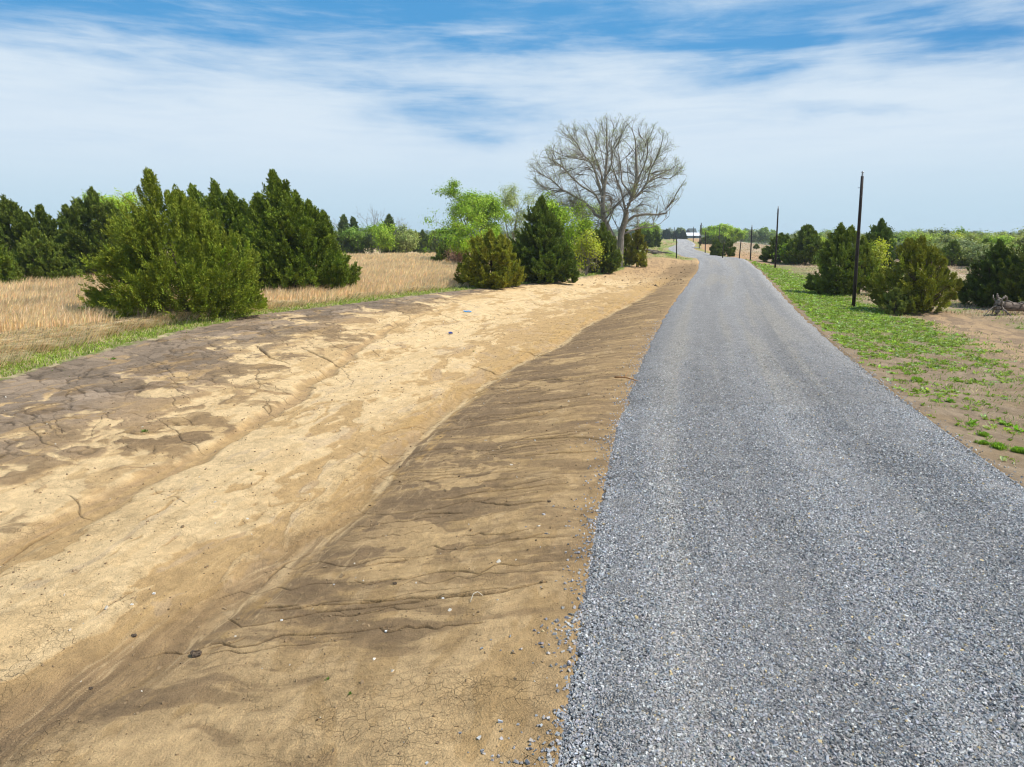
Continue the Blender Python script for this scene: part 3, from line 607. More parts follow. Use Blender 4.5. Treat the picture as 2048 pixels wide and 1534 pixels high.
    for u, v, sz, lb in [(290, 866, .10, 'flat mossy green patch on the cream soil of the left bank'), (655, 1359, .028, 'tiny green seedling on the tan soil, left of another seedling'), (701, 1390, .026, 'tiny green seedling on the tan soil beside a short crack'), (503, 943, .04, 'small green sprig on the cream ditch floor'), (228, 720, .11, 'green weed sprig on dark soil below the grass lip'), (948, 703, .05, 'small green sprig on cream soil below the blue scraps')]:
        p = at(u, v); p[2] = gz(p[0], p[1]); k = 4; X = p[0]+RNG.normal(0, sz*.3, k); Y = p[1]+RNG.normal(0, sz*.3, k)
        me = rosettes('weed_sprig', X, Y, np.full(k, sz*.8), 5, vary((.12, .20, .035), k, .15), None, False, p, .5)
        tag(obj('weed_sprig', me, None, p), lb, 'weed', 'sprigs on the bare soil')
build_grass(); print('grass', time.time()-T0)
build_weeds(); print('weeds', time.time()-T0)

# ------------------------------------------------------------------ trees
def cedar_mesh(rng, H, W, seedcol, dens=1., conic=.75, base=.12, low=0., peaks=(), main=(0, 0), body=.85, lean=0., sprig=1., tipcol=None, open_=0., feather=1.):
    """foliage of a juniper: tapering plumes of small sprigs over a lumpy dome, with feathery leaders; peaks = [(dx,dy,height fraction)]"""
    prof = lambda h: np.minimum(1, (h/base)*.25+.78)*np.clip(1-h, 0, 1)**conic
    nb = int(56*dens*(H*W)**.75/13); s0 = rng.integers(1000)
    h = rng.beta(1.0, 1.35, nb*4); h = h[rng.random(nb*4) < .25+.75*prof(h)][:nb]; nb = len(h); ph = (np.arange(nb)*2.39996+rng.normal(0, .5, nb)) % TAU
    lump = 1+.30*perlin(ph*1.3+s0, h*3.2, 3)
    rb = .125*H**.45*W**.55*rng.uniform(.7, 1.3, nb)*(1-.45*h)
    rr = np.maximum(prof(h)*W*.5*np.clip(lump, .6, 1.3)-rb*.75, 0)
    rr = np.where(rng.random(nb) < .2, rr*.55, rr)
    cb = np.stack([np.cos(ph)*rr+main[0]*W*.35*h**2, np.sin(ph)*rr, np.maximum(h*H*body*.95, rb*.35)], 1)
    k = 17; out = np.stack([np.cos(ph), np.sin(ph), 0*ph+.22+1.15*h], 1); ax = unit(out+rng.normal(0, .2, (nb, 3))+np.array([-.10*feather, 0, 0]))
    lb = rb*rng.uniform(2.0, 3.1, nb); tb = rng.uniform(0, 1, (nb, k))**.85; la = unit(rng.normal(0, 1, (nb, k, 3)))
    la = unit(la-ax[:, None]*(la*ax[:, None]).sum(-1, keepdims=True))
    B = (cb[:, None]+ax[:, None]*(lb[:, None]*(tb-.40))[..., None]+la*(rb[:, None]*(1-tb)**.9*.72*rng.uniform(.2, 1, (nb, k)))[..., None]).reshape(-1, 3)
    D = unit(ax[:, None]*.9+la*(.85*(1-tb*.6))[..., None]+np.array([0, 0, .25])).reshape(-1, 3); L = (rb[:, None]*rng.uniform(.6, 1.05, (nb, k))*(1.1-.45*tb)).reshape(-1)
    rB = np.hypot(B[:, 0]-main[0]*W*.35*h.repeat(k)**2, B[:, 1]); hB = np.clip(B[:, 2]/(H*body), 0, 1); lim = W*.47*np.clip(1-hB, 0, 1)**(conic*.85)*np.minimum(1, .86+hB)*np.clip(lump, .62, 1.2).repeat(k)
    sc_ = np.where(rB > lim, (lim+.3*(rB-lim))/np.maximum(rB, 1e-3), 1.); B[:, :2] *= sc_[:, None]
    bt = np.repeat(np.exp(rng.normal(0, .20, nb)), k)
    # inner boughs along the stem
    ni = int(nb*3); hi = rng.uniform(.02, .8, ni); pi_ = rng.uniform(0, TAU, ni); ri = prof(hi)*W*.5*rng.uniform(.1, .62, ni)
    B = np.concatenate([B, np.stack([np.cos(pi_)*ri+main[0]*W*.35*hi**2, np.sin(pi_)*ri, hi*H*body*.95], 1)]); D = np.concatenate([D, unit(np.stack([np.cos(pi_), np.sin(pi_), .4+0*hi], 1)+rng.normal(0, .4, (ni, 3)))]); L = np.concatenate([L, rng.uniform(.5, 1., ni)*(H/7)**.5]); bt = np.concatenate([bt, np.ones(ni)])
    ns = int(nb*2.2*feather); hs = rng.beta(1.1, 1.0, ns)*.97; ps = rng.uniform(0, TAU, ns); rs = W*.5*np.clip(1-hs, 0, 1)**(conic*.9)*np.minimum(1, .86+hs)*np.clip(1+.30*perlin(ps*1.3+s0, hs*3.2, 3), .62, 1.2)*rng.uniform(.72, .95, ns)
    Bs = np.stack([np.cos(ps)*rs+main[0]*W*.35*hs**2, np.sin(ps)*rs, hs*H*body*.93], 1); Ds = unit(np.stack([np.cos(ps)*(.75-.5*hs)-.16*feather, np.sin(ps)*(.75-.5*hs), .75+.6*hs], 1)+rng.normal(0, .14, (ns, 3))); Ls = rng.uniform(.55, 1.15, ns)*(H/7)**.6
    B = np.concatenate([B, Bs]); D = np.concatenate([D, Ds]); L = np.concatenate([L, Ls]); bt = np.concatenate([bt, np.exp(rng.normal(.05, .15, ns))]); n_b = len(B)-ns
    pk = [(main[0], main[1], 1.)]+list(peaks); eb, ed, el = [], [], []
    for i, (dx, dy, hf) in enumerate(pk):
        ll = H*(max(.36, 1.12-body) if i == 0 else .28); k = int(84*dens*(ll/2.5)**.8); t = rng.uniform(0, 1, k)**.8; zz = hf*H-(1-t)*ll-.10*H*t
        rw = (1-t)**1.0*ll*.24*np.sqrt(rng.random(k)); a = rng.uniform(0, TAU, k)
        eb.append(np.stack([dx*W*.5+np.cos(a)*rw, dy*W*.5+np.sin(a)*rw, zz], 1)); sp_ = (1-t)*.75+.06
        ed.append(unit(np.stack([np.cos(a)*sp_, np.sin(a)*sp_, np.full(k, 1.)], 1)+rng.normal(0, .10, (k, 3)))); el.append(rng.uniform(.5, .9, k)*(1-.25*t)*(H/7)**.5)
    B = np.concatenate([B]+eb); D = np.concatenate([D]+ed); L = np.concatenate([L]+el); n = len(B); bt = np.concatenate([bt, np.ones(n-len(bt))])
    pc = np.asarray(seedcol)*bt[:, None]*np.exp(rng.normal(0, .10, (n, 1)))*(1+rng.normal(0, .04, (n, 3)))
    m = int(66*max(.55, 1-open_)); t = rng.uniform(0, 1, (n, m))**.9
    A1 = unit(np.cross(D, np.array([.31, .2, .93]))); A2 = np.cross(D, A1); an = rng.uniform(0, TAU, (n, m)); ws = np.ones(n); ws[n_b:n_b+ns] = .5; wr = (ws*np.minimum(L, .75*np.median(L)+.25*L))[:, None]*(.02+.34*(1-t)**.9*np.minimum(1, t*4+.4))*np.sqrt(rng.random((n, m)))
    C = B[:, None]+D[:, None]*(L[:, None]*t)[..., None]+A1[:, None]*(np.cos(an)*wr)[..., None]+A2[:, None]*(np.sin(an)*wr)[..., None]
    C[..., 2] += .12*L[:, None]*t*t; C[..., 0] -= .10*L[:, None]*t*t*feather
    rd = A1[:, None]*np.cos(an)[..., None]+A2[:, None]*np.sin(an)[..., None]
    dd = unit(D[:, None]+rd*.6+rng.normal(0, .26, (n, m, 3))+np.array([-.12*feather, 0, .22]))
    ln = rng.uniform(.09, .20, (n, m))*sprig; wd = ln*rng.uniform(.13, .22, (n, m))
    sd = unit(np.cross(dd, rd*.9+D[:, None]*.35+np.array([0, 0, .25])+rng.normal(0, .42, (n, m, 3))))
    V = np.stack([C, C+dd*(ln*.45)[..., None]+sd*wd[..., None], C+dd*ln[..., None], C+dd*(ln*.45)[..., None]-sd*wd[..., None]], 2)
    tc = np.asarray(tipcol if tipcol is not None else np.asarray(seedcol)*np.array([1.45, 1.3, 1.0]))
    mixv = np.clip(t**2*.9*rng.uniform(.2, 1, (n, 1)), 0, 1)[..., None]
    col = pc[:, None]*(1-mixv)+tc*mixv*np.exp(rng.normal(0, .12, (n, m, 1)))
    V = V.reshape(-1, 3); V[:, 2] = np.maximum(V[:, 2], .03)
    V[:, 0] += lean*np.clip(V[:, 2]/H-.45, 0, 1)**1.6*H
    col = np.repeat(col.reshape(-1, 3), 4, 0)
    return V, np.arange(len(V)).reshape(-1, 4), col
def cedar_trunk(rng, H, W, stems=1, main=(0, 0), body=.92):
    mb = MB()
    for k in range(stems):
        a = rng.uniform(0, TAU); o = .14*k
        top = np.array([np.cos(a)*W*.16*(stems > 1)+main[0]*W*.3, np.sin(a)*W*.16*(stems > 1), H*body*.82])
        P = np.array([[np.cos(a)*o, np.sin(a)*o, -.15], [np.cos(a)*o*1.2, np.sin(a)*o*1.2, .5], top*.45+np.array([.08, 0, 0]), top*.75, top]); P = resample(P, 8)
        mb.tube(P, np.linspace(.028*H, .006*H, 8)*(.8 if stems > 1 else 1), 7)
        for _ in range(9):
            h = rng.uniform(.06, .75); b = np.array([np.interp(h*H*.85*body, P[:, 2], P[:, i]) for i in range(3)]); ph = rng.uniform(0, TAU); l = W*.42*(1-h)**.7
            mb.tube(np.array([b, b+[np.cos(ph)*l*.5, np.sin(ph)*l*.5, l*.22], b+[np.cos(ph)*l, np.sin(ph)*l, l*.62]]), [.012*H*(1-h)+.01, .008*H*(1-h)+.008, .006], 5)
    return mb
def cedar(u, D, vtop, wpx, label, col, group='junipers', seed=0, u_base=None, stems=1, name='cedar_tree', **kw):
    p = at_d(u, D); H = z_at(vtop, D)-p[2]; p[0] = (u-1024)/F_PX*(D*math.cos(TH)-(p[2]+H*.45-CAM_H)*math.sin(TH)); p[2] = gz(p[0], p[1]); H = (z_at(vtop, p[1])-p[2]); W = wpx*m_per_px(D); rng = np.random.default_rng(1000+seed)
    if H < 1: H = 1.
    t = thing(name, label, 'tree' if name == 'cedar_tree' else 'shrub', p, 0, group)
    sp = np.clip(D/45, .75, 2.6); kw.setdefault('sprig', sp); kw.setdefault('dens', 1/ sp**.9)
    if kw.get('tipcol') is not None: kw['tipcol'] = np.array(kw['tipcol'])*1.25
    V, Fq, C = cedar_mesh(rng, H, W, np.array(col)*np.array([1.72, 1.66, 1.5])*(1.22 if u > 1500 else 1.), **kw)
    obj('crown', mesh_np('cedar_crown', V, Fq, C, M_CEDAR), t); cedar_trunk(rng, H, W, stems, kw.get('main', (0, 0)), kw.get('body', .85)).build('trunk', M_CBARK, t, True)
    return t
OLIVE = (.102, .138, .014); CGREEN = (.080, .118, .014); CDARK = (.064, .092, .015); BLUEG = (.075, .11, .04)

def grow(rng, paths, radii, n_child, len_ratio, angle, k=6, up=.15, t0=.25, t1=1., rr=.55, gnarl=.12):
    """children of a batch of paths (n,K,3)"""
    n, K, _ = paths.shape; pi = rng.integers(0, n, int(n*n_child)); t = rng.uniform(t0, t1, len(pi)); f = t*(K-1); i = np.minimum(f.astype(int), K-2); w = (f-i)[:, None]
    b = paths[pi, i]*(1-w)+paths[pi, i+1]*w; d = unit(paths[pi, i+1]-paths[pi, i]); r0 = (radii[pi, i]*(1-w[:, 0])+radii[pi, i+1]*w[:, 0])
    pl = np.linalg.norm(np.diff(paths, axis=1), axis=2).sum(1)[pi]
    q = unit(np.cross(d, rng.normal(0, 1, d.shape))); an = np.radians(rng.normal(angle, 9, len(pi)))[:, None]
    nd = unit(d*np.cos(an)+q*np.sin(an)+np.array([0, 0, up])); L = pl*len_ratio*rng.uniform(.55, 1.2, len(pi))*(1.15-.5*t)
    P = [b]
    for j in range(1, k):
        nd = unit(nd+rng.normal(0, gnarl, nd.shape)+np.array([0, 0, up*.25])); P.append(P[-1]+nd*(L/(k-1))[:, None])
    P = np.stack(P, 1); R = (r0*rr)[:, None]*np.linspace(1, .3, k)[None]
    return P, R
def leaf_quads(rng, C, size, col, flat=.5, nrm=None):
    n = len(C); d = unit(rng.normal(0, 1, (n, 3))); q = unit(np.cross(d, rng.normal(0, 1, (n, 3))+np.array([0, 0, flat])))
    if nrm is not None: nn = unit(nrm+rng.normal(0, .42, (n, 3))); d = unit(np.cross(nn, d)); q = np.cross(nn, d)
    s = size*rng.uniform(.6, 1.3, n)
    V = np.stack([C, C+d*(s*.5)[:, None]+q*(s*.34)[:, None], C+d*s[:, None], C+d*(s*.5)[:, None]-q*(s*.34)[:, None]], 1).reshape(-1, 3)
    return V, np.arange(len(V)).reshape(-1, 4), np.repeat(col, 4, 0)
def cat_quads(L):
    V, Fq = [], []; n = 0
    for v, f in L: V.append(v); Fq.append(f+n); n += len(v)
    return np.concatenate(V), np.concatenate(Fq)
def broadleaf(u, D, vtop, wpx, label, col, group='broadleaf trees', seed=0, stems=2, leaves=9000, lsize=.2, trunk_frac=.25, gap=.5, name='broadleaf_tree', bark=None, clump=.35, pos=None, cat='tree', asym=0.):
    p = at_d(u, D) if pos is None else pos; p[2] = gz(p[0], p[1]); H = z_at(vtop, p[1])-p[2]; W = wpx*m_per_px(D); rng = np.random.default_rng(3000+seed)
    t = thing(name, label, cat, p, 0, group)
    V, Fq, C, TV, TF = broad_mesh(rng, H, W, col, stems, leaves, lsize, trunk_frac, gap, clump, asym)
    if V is not None: obj('crown', mesh_np('leaf_crown', V, Fq, C, M_LEAF), t)
    obj('trunk', mesh_np('tree_trunk', TV, TF, None, bark or M_BARK, True), t); return t
def broad_mesh(rng, H, W, col, stems, leaves, lsize, trunk_frac, gap, clump, asym=0.):
    L0 = []; 
    for k in range(stems):
        a = rng.uniform(0, TAU); sp = W*.16*(stems > 1)
        L0.append(resample([[0, 0, -.2], [np.cos(a)*sp*.3, np.sin(a)*sp*.3, H*trunk_frac], [np.cos(a)*sp, np.sin(a)*sp, H*.55], [np.cos(a)*sp*1.5+asym*W*.2, np.sin(a)*sp*1.5, H*.82]], 8))
    P0 = np.array(L0); R0 = np.repeat(np.linspace(.020, .006, 8)[None]*H/stems**.4, stems, 0)
    nl = max(4, int(20/stems))
    P1, R1 = grow(rng, P0, R0, nl, .62, 52, 6, .22, trunk_frac*.9, 1., .55)
    P2, R2 = grow(rng, P1, R1, 5, .55, 42, 5, .12, .3, 1., .5)
    P3, R3 = grow(rng, P2, R2, 4, .55, 40, 4, .08, .3, 1., .5)
    allP = np.concatenate([q.reshape(-1, 3) for q in (P1, P2, P3)])
    ext = np.percentile(np.hypot(allP[:, 0], allP[:, 1]), 96); zt = np.percentile(allP[:, 2], 99.5)
    def fit(P):
        P = P.copy(); k = sstep(0, H*trunk_frac, P[..., 2]); sx = 1+(W*.5/ext-1)*k; P[..., 0] *= sx; P[..., 1] *= sx; P[..., 2] = np.where(P[..., 2] > 0, P[..., 2]*H/zt*.985, P[..., 2]); return P
    P0, P1, P2, P3 = [fit(q) for q in (P0, P1, P2, P3)]
    TV, TF = cat_quads([tubes(P0, R0, 7), tubes(P1, R1, 5), tubes(P2, np.maximum(R2, .012), 4), tubes(P3, np.maximum(R3, .008), 3)])
    if leaves <= 0: return None, None, None, TV, TF
    tips = P3[:, 1:].reshape(-1, 3); keep = perlin(tips[:, 0]*.45+7, tips[:, 2]*.45+tips[:, 1]*.3, int(rng.integers(50)))*1.3+rng.random(len(tips)) > gap; tips = tips[keep]
    leaves = int(leaves*1.7); c = tips[rng.integers(0, len(tips), leaves)]; j = rng.normal(0, clump, (leaves, 3)); j[:, 2] *= .7; c = c+j; c[:, 2] = np.maximum(c[:, 2], .05)
    hue = np.exp(.22*perlin(c[:, 0]*.6, c[:, 2]*.6+c[:, 1]*.4, 5))[:, None]
    cc0 = c-j; V, Fq, C = leaf_quads(rng, c, lsize, nrm=unit(j)*.55+unit(np.stack([c[:, 0]/(W*.5), c[:, 1]/(W*.5), (c[:, 2]-.45*H)/(H*.5)], 1))*.8+np.array([0, 0, .25]), col=np.asarray(col)*hue*np.exp(rng.normal(0, .2, (leaves, 1)))*(1+rng.normal(0, .05, (leaves, 3))))
    return V, Fq, C, TV, TF
BRIGHT = (.29, .43, .03); LIME = (.36, .50, .03); MID = (.20, .31, .04); PALE = (.34, .39, .12); SAGE = (.25, .30, .12); YEL = (.42, .46, .035)

def build_trees():
    g = 'cedars standing in the left field'
    cedar(360, 34.2, 333, 318, 'huge rounded olive green cedar with a ragged spire left of its middle', OLIVE, g, 1, main=(-.25, 0), body=.73, peaks=[(-.02, .2, .88), (.14, .2, .80), (-.5, .1, .76), (.45, -.1, .66)], conic=.40, base=.2, lean=-.05, dens=1.5, tipcol=(.19, .205, .018))
    cedar(582, 48, 337, 236, 'tall dark green cedar with a pointed leaning top, right beside the huge olive cedar', CGREEN, g, 2, peaks=[(.12, .1, .84), (.36, 0, .76), (.55, .1, .68), (-.45, 0, .82), (.15, -.2, .74)], conic=.62, base=.2, lean=-.07, dens=1.5, body=.78, main=(-.16, 0))
    cedar(445, 51, 357, 205, 'dark green cedar with several thin spires showing between the two big cedars', CGREEN, g, 3, peaks=[(-.42, 0, .95), (.28, 0, .9), (.5, 0, .82), (.7, 0, .72)], body=.82, conic=.5, base=.2, lean=-.08)
    cedar(200, 62, 374, 185, 'dark blue green cedar with a left leaning spire, left behind the huge olive cedar', CDARK, g, 4, peaks=[(-.3, 0, .90), (-.6, 0, .82), (.3, 0, .84)], body=.84, conic=.45, base=.2, lean=-.09)
    cedar(24, 60, 392, 125, 'dark cedar with a feathery broad top at the left picture edge', CDARK, g, 5, peaks=[(.25, 0, .95), (.55, 0, .8)], conic=.55, base=.2, lean=-.03)
    cedar(92, 64, 408, 110, 'dark cedar with a thin pointed top, second from the left picture edge', CDARK, g, 6, peaks=[(-.5, 0, .88)], conic=.55, base=.2)
    cedar(80, 57, 458, 120, 'rounded mid green cedar in front of the pair at the left picture edge', (.08, .112, .018), g, 7, conic=.45, base=.25)
    cedar(-12, 52, 478, 90, 'low cedar cut by the left picture edge, nearest to the edge', CGREEN, g, 8, conic=.45, base=.25)
    cedar(150, 70, 420, 90, 'dark cedar filling the gap left of the blue green cedar with the leaning spire', CDARK, g, 9, conic=.5, base=.2)
    broadleaf(238, 78, 388, 125, 'bright lime green leafy tree showing behind the left side of the huge olive cedar', LIME, 'broadleaf trees', 1, leaves=5200, lsize=.2, gap=.55, stems=3)
    # central group
    g = 'cedars of the central group'
    cedar(982, 54.5, 462, 134, 'squat rounded olive juniper at the front of the central group by the bare soil', (.145, .160, .018), g, 11, peaks=[(.3, 0, .9), (-.35, 0, .85)], conic=.36, base=.3, dens=1.25, tipcol=(.20, .195, .018))
    cedar(1083, 60, 392, 140, 'conical dark green cedar right of the squat olive juniper', (.062, .095, .016), g, 12, conic=.66, base=.16, dens=1.3)
    cedar(1205, 73, 448, 78, 'dark green cedar directly left of the big bare tree trunk', (.07, .10, .018), g, 13, conic=.5, base=.25)
    cedar(1173, 79, 470, 60, 'small dark cedar behind the yellow green sapling', CDARK, g, 14, conic=.5, base=.25)
    cedar(1252, 88, 462, 36, 'narrow olive cedar just right of the big tree trunk', (.12, .135, .02), g, 15, conic=.4, base=.25, open_=.3)
    cedar(1275, 86, 457, 40, 'narrow olive cedar at the right end of the central group', (.13, .14, .022), g, 16, conic=.4, base=.25, open_=.3)
    cedar(902, 92, 485, 82, 'low dark cedar shrub at the left end of the central group', CDARK, g, 17, conic=.4, base=.3)
    g = 'leafy trees of the central group'
    broadleaf(950, 104, 366, 150, 'bright green leafy tree with an open crown, tallest at the left of the central group', BRIGHT, g, 2, stems=2, leaves=13000, lsize=.24, gap=.05, clump=.45, asym=0.)
    broadleaf(1022, 112, 374, 95, 'pale grey green half leafed tree behind the bright green one', PALE, g, 3, stems=3, leaves=5200, lsize=.17, gap=.35, clump=.5)
    broadleaf(962, 84, 437, 105, 'round lime green bush rising behind the squat olive juniper', LIME, g, 4, stems=4, leaves=6500, lsize=.2, trunk_frac=.1, gap=.4, name='leafy_bush', cat='bush')
    broadleaf(893, 97, 455, 90, 'mid green leafy bush over the low dark cedar shrub', (.22, .34, .03), g, 5, stems=4, leaves=4500, lsize=.24, trunk_frac=.1, gap=.45, name='leafy_bush', cat='bush')
    broadleaf(1112, 80, 388, 100, 'bright lime tree behind the right side of the conical dark cedar', LIME, g, 6, stems=3, leaves=6000, lsize=.22, gap=.5)
    broadleaf(1150, 82, 440, 70, 'lime bush between the conical dark cedar and the big bare tree', LIME, g, 7, stems=4, leaves=4500, lsize=.22, trunk_frac=.1, gap=.4, name='leafy_bush', cat='bush')
    broadleaf(1172, 69, 462, 66, 'yellow green sapling with sparse leaves between two cedars', YEL, g, 8, stems=4, leaves=1900, lsize=.17, trunk_frac=.1, gap=.6, name='leafy_bush', cat='bush')
    broadleaf(1216, 76, 500, 40, 'small yellow green bush at the foot of the big bare tree', (.34, .42, .03), g, 9, stems=4, leaves=1500, lsize=.15, trunk_frac=.1, gap=.4, name='leafy_bush', cat='bush')
    broadleaf(1180, 96, 395, 110, 'tall thin green tree behind the left limbs of the big bare tree', (.28, .38, .06), g, 10, stems=3, leaves=2400, lsize=.22, gap=.8, clump=.5)
    broadleaf(912, 86, 499, 34, 'small dead shrub with pinkish brown foliage left of the squat juniper', (.50, .29, .20), 'dead shrubs', 11, stems=4, leaves=1600, lsize=.16, trunk_frac=.1, gap=.3, name='dead_shrub', cat='shrub')
    # thicket in the middle distance on the left
    g = 'trees of the distant left thicket'
    for i, (u, D, vt, w, kd, c, lb) in enumerate([
        (690, 150, 428, 34, 'c', BLUEG, 'narrow blue green cedar at the left end of the distant thicket'), (708, 152, 433, 26, 'c', BLUEG, 'second narrow cedar from the left end of the distant thicket'),
        (745, 155, 412, 62, 'n', None, 'bare leafless grey tree rising above the distant left thicket'), (780, 150, 428, 44, 'c', (.075, .105, .03), 'dark cedar standing in the middle of the distant left thicket'),
        (806, 152, 452, 36, 'b', SAGE, 'pale grey green tree at the right end of the distant left thicket'), (722, 147, 455, 70, 'b', MID, 'wide mid green bush at the left of the distant left thicket'),
        (762, 145, 450, 66, 'b', (.31, .44, .03), 'bright green bush in the middle of the distant left thicket'), (815, 146, 466, 48, 'b', PALE, 'low yellow grey bush at the right end of the distant left thicket'),
        (742, 149, 468, 46, 'b', SAGE, 'low grey green bush under the bare grey tree of the distant thicket'), (700, 148, 470, 60, 'c', CDARK, 'low dark cedar at the foot of the distant left thicket'), (798, 160, 432, 60, 'n', None, 'bare branching tree behind the dark cedar of the distant left thicket'), (690, 158, 436, 50, 'n', None, 'bare twiggy tree behind the narrow blue green cedars')]):
        if kd == 'c': cedar(u, D, vt, w, lb, c, g, 30+i, conic=.5, base=.2, open_=.3)
        elif kd == 'b': broadleaf(u, D, vt, w, lb, c, g, 30+i, stems=4, leaves=4200, lsize=.34, trunk_frac=.08, gap=.3, clump=.5)
        else: broadleaf(u, D, vt, w, lb, None, g, 30+i, stems=3, leaves=0, name='bare_tree')
    for i, (u, D, vt, w, c, lb) in enumerate([(846, 190, 461, 48, CDARK, 'dark far cedar right of the distant left thicket'), (868, 230, 462, 40, CDARK, 'dark far cedar against the left side of the central group'), (832, 260, 462, 30, (.04, .06, .03), 'bluish far cedar behind the right end of the distant left thicket')]):
        cedar(u, D, vt, w, lb, c, 'far cedars', 45+i, conic=.4, base=.25)
    # far middle
    g = 'small trees far down the road'
    for i, (u, D, vt, w, kd, c, lb) in enumerate([
        (1285, 215, 448, 34, 'b', BRIGHT, 'bright green far tree right of the central group'), (1296, 208, 462, 30, 'c', CDARK, 'dark round far cedar left of its twin beyond the dead brush'), (1311, 215, 460, 26, 'c', CDARK, 'dark round far cedar, right of its twin beyond the dead brush'),
        (1302, 260, 452, 36, 'b', (.34, .45, .05), 'pale lime far tree behind the twin dark cedars'),
        (1333, 470, 457, 22, 'c', (.03, .05, .028), 'dark far cedar left of the farm buildings'), (1352, 480, 460, 16, 'c', (.03, .05, .028), 'small dark far cedar between the far poles'), (1366, 480, 460, 18, 'c', (.035, .05, .03), 'dark far cedar immediately left of the farm buildings'), (1361, 520, 457, 14, 'b', SAGE, 'thin pale tree left of the farm buildings'), (1322, 500, 462, 20, 'b', SAGE, 'pale far bush next to the leftmost far pole'),
        (1418, 300, 455, 34, 'b', (.35, .48, .04), 'lime tree at the left end of the lime clump right of the farm'), (1437, 290, 450, 42, 'b', LIME, 'tallest lime tree of the clump right of the farm'), (1456, 296, 454, 38, 'b', LIME, 'lime tree in the middle right of the clump right of the farm'), (1471, 300, 461, 28, 'b', (.34, .47, .03), 'lime tree at the right end of the clump right of the farm'),
        (1415, 285, 472, 34, 'c', CDARK, 'low dark cedar below the left end of the lime clump'), (1442, 270, 471, 36, 'c', CDARK, 'low dark cedar below the middle of the lime clump'),
        (1434, 137, 481, 26, 'c', CDARK, 'dark roundish cedar on the field behind the short poles, left of a pair'), (1456, 139, 481, 27, 'c', CDARK, 'dark roundish cedar on the field behind the short poles, right of a pair'),
        (1485, 420, 461, 18, 'b', MID, 'round dark green far tree right of the lime clump'), (1503, 430, 462, 30, 'b', SAGE, 'grey green far tree behind the third tall pole'), (1531, 430, 457, 26, 'b', (.23, .32, .06), 'round green far tree left of the second tall pole'), (1519, 440, 464, 26, 'b', (.28, .35, .06), 'low pale green far tree between the second and third tall poles'), (1548, 440, 462, 24, 'b', (.23, .32, .05), 'green far tree just behind the second tall pole'),
        (1513, 190, 491, 9, 'c', CDARK, 'single small dark shrub out on the buff field')]):
        if kd == 'c': cedar(u, D, vt, w, lb, c, g, 50+i, conic=.38, base=.3, open_=.3)
        else: broadleaf(u, D, vt, w, lb, c, g, 50+i, stems=4, leaves=3200, lsize=.16+.0016*D, trunk_frac=.08, gap=.25, clump=.5)
    # right side cedars
    g = 'cedars right of the road'
    cedar(1562, 101, 468, 66, 'dark rounded cedar beside the second tall pole', CDARK, g, 81, conic=.4, base=.25)
    cedar(1613, 97, 450, 100, 'dark cedar with a forked spiky top, between the two tallest poles', CDARK, g, 82, peaks=[(-.12, 0, .95), (.1, 0, .95)], conic=.62, base=.2)
    cedar(1676, 51, 449, 100, 'dark cedar with a thin needle top, left of the tallest pole', (.072, .10, .018), g, 83, peaks=[(.42, 0, .97)], conic=.5, base=.2)
    cedar(1722, 52, 476, 84, 'olive green cedar directly behind the tallest pole', (.092, .118, .018), g, 84, conic=.4, base=.25)
    cedar(1758, 66, 440, 82, 'tall dark spiky cedar behind the olive cedar right of the tallest pole', (.05, .08, .02), g, 85, peaks=[(-.3, 0, .88), (.3, 0, .85)], conic=.65, base=.15)
    cedar(1836, 40, 474, 156, 'rounded olive cedar with several visible stems, right of the tallest pole', (.10, .112, .015), g, 86, stems=4, peaks=[(-.3, 0, .97), (.3, 0, .85)], conic=.42, base=.45, dens=1.2, tipcol=(.175, .175, .018), open_=.1)
    cedar(1992, 42.5, 484, 128, 'very dark spreading cedar behind the fallen log', (.042, .066, .014), g, 87, stems=3, conic=.5, base=.35, dens=1.2)
    cedar(2062, 41, 470, 130, 'dark olive cedar cut by the right picture edge', (.06, .08, .016), g, 88, conic=.45, base=.25)
    cedar(1790, 38.7, 583, 60, 'low scrubby juniper at the left foot of the rounded olive cedar', (.09, .11, .03), 'low shrubs', 89, conic=.3, base=.4, name='juniper_shrub')
    broadleaf(1746, 60, 488, 44, 'yellow green bush between the olive cedar and the tall spiky cedar', YEL, 'leafy bushes right of the road', 90, stems=4, leaves=2500, lsize=.15, trunk_frac=.1, gap=.35, name='leafy_bush', cat='bush')
    broadleaf(1570, 99, 492, 30, 'small bright green bush at the foot of the second tall pole', BRIGHT, 'leafy bushes right of the road', 91, stems=4, leaves=1600, lsize=.22, trunk_frac=.1, gap=.35, name='leafy_bush', cat='bush')
    broadleaf(1640, 110, 474, 60, 'lime bush just right of the dark cedar with the forked spiky top', (.34, .44, .03), 'leafy bushes right of the road', 92, stems=4, leaves=2600, lsize=.25, trunk_frac=.1, gap=.3, name='leafy_bush', cat='bush')
    broadleaf(1657, 78, 505, 44, 'green bush left of the needle topped cedar', (.23, .33, .05), 'leafy bushes right of the road', 93, stems=4, leaves=1800, lsize=.18, trunk_frac=.1, gap=.3, name='leafy_bush', cat='bush')
build_trees(); print('trees', time.time()-T0)

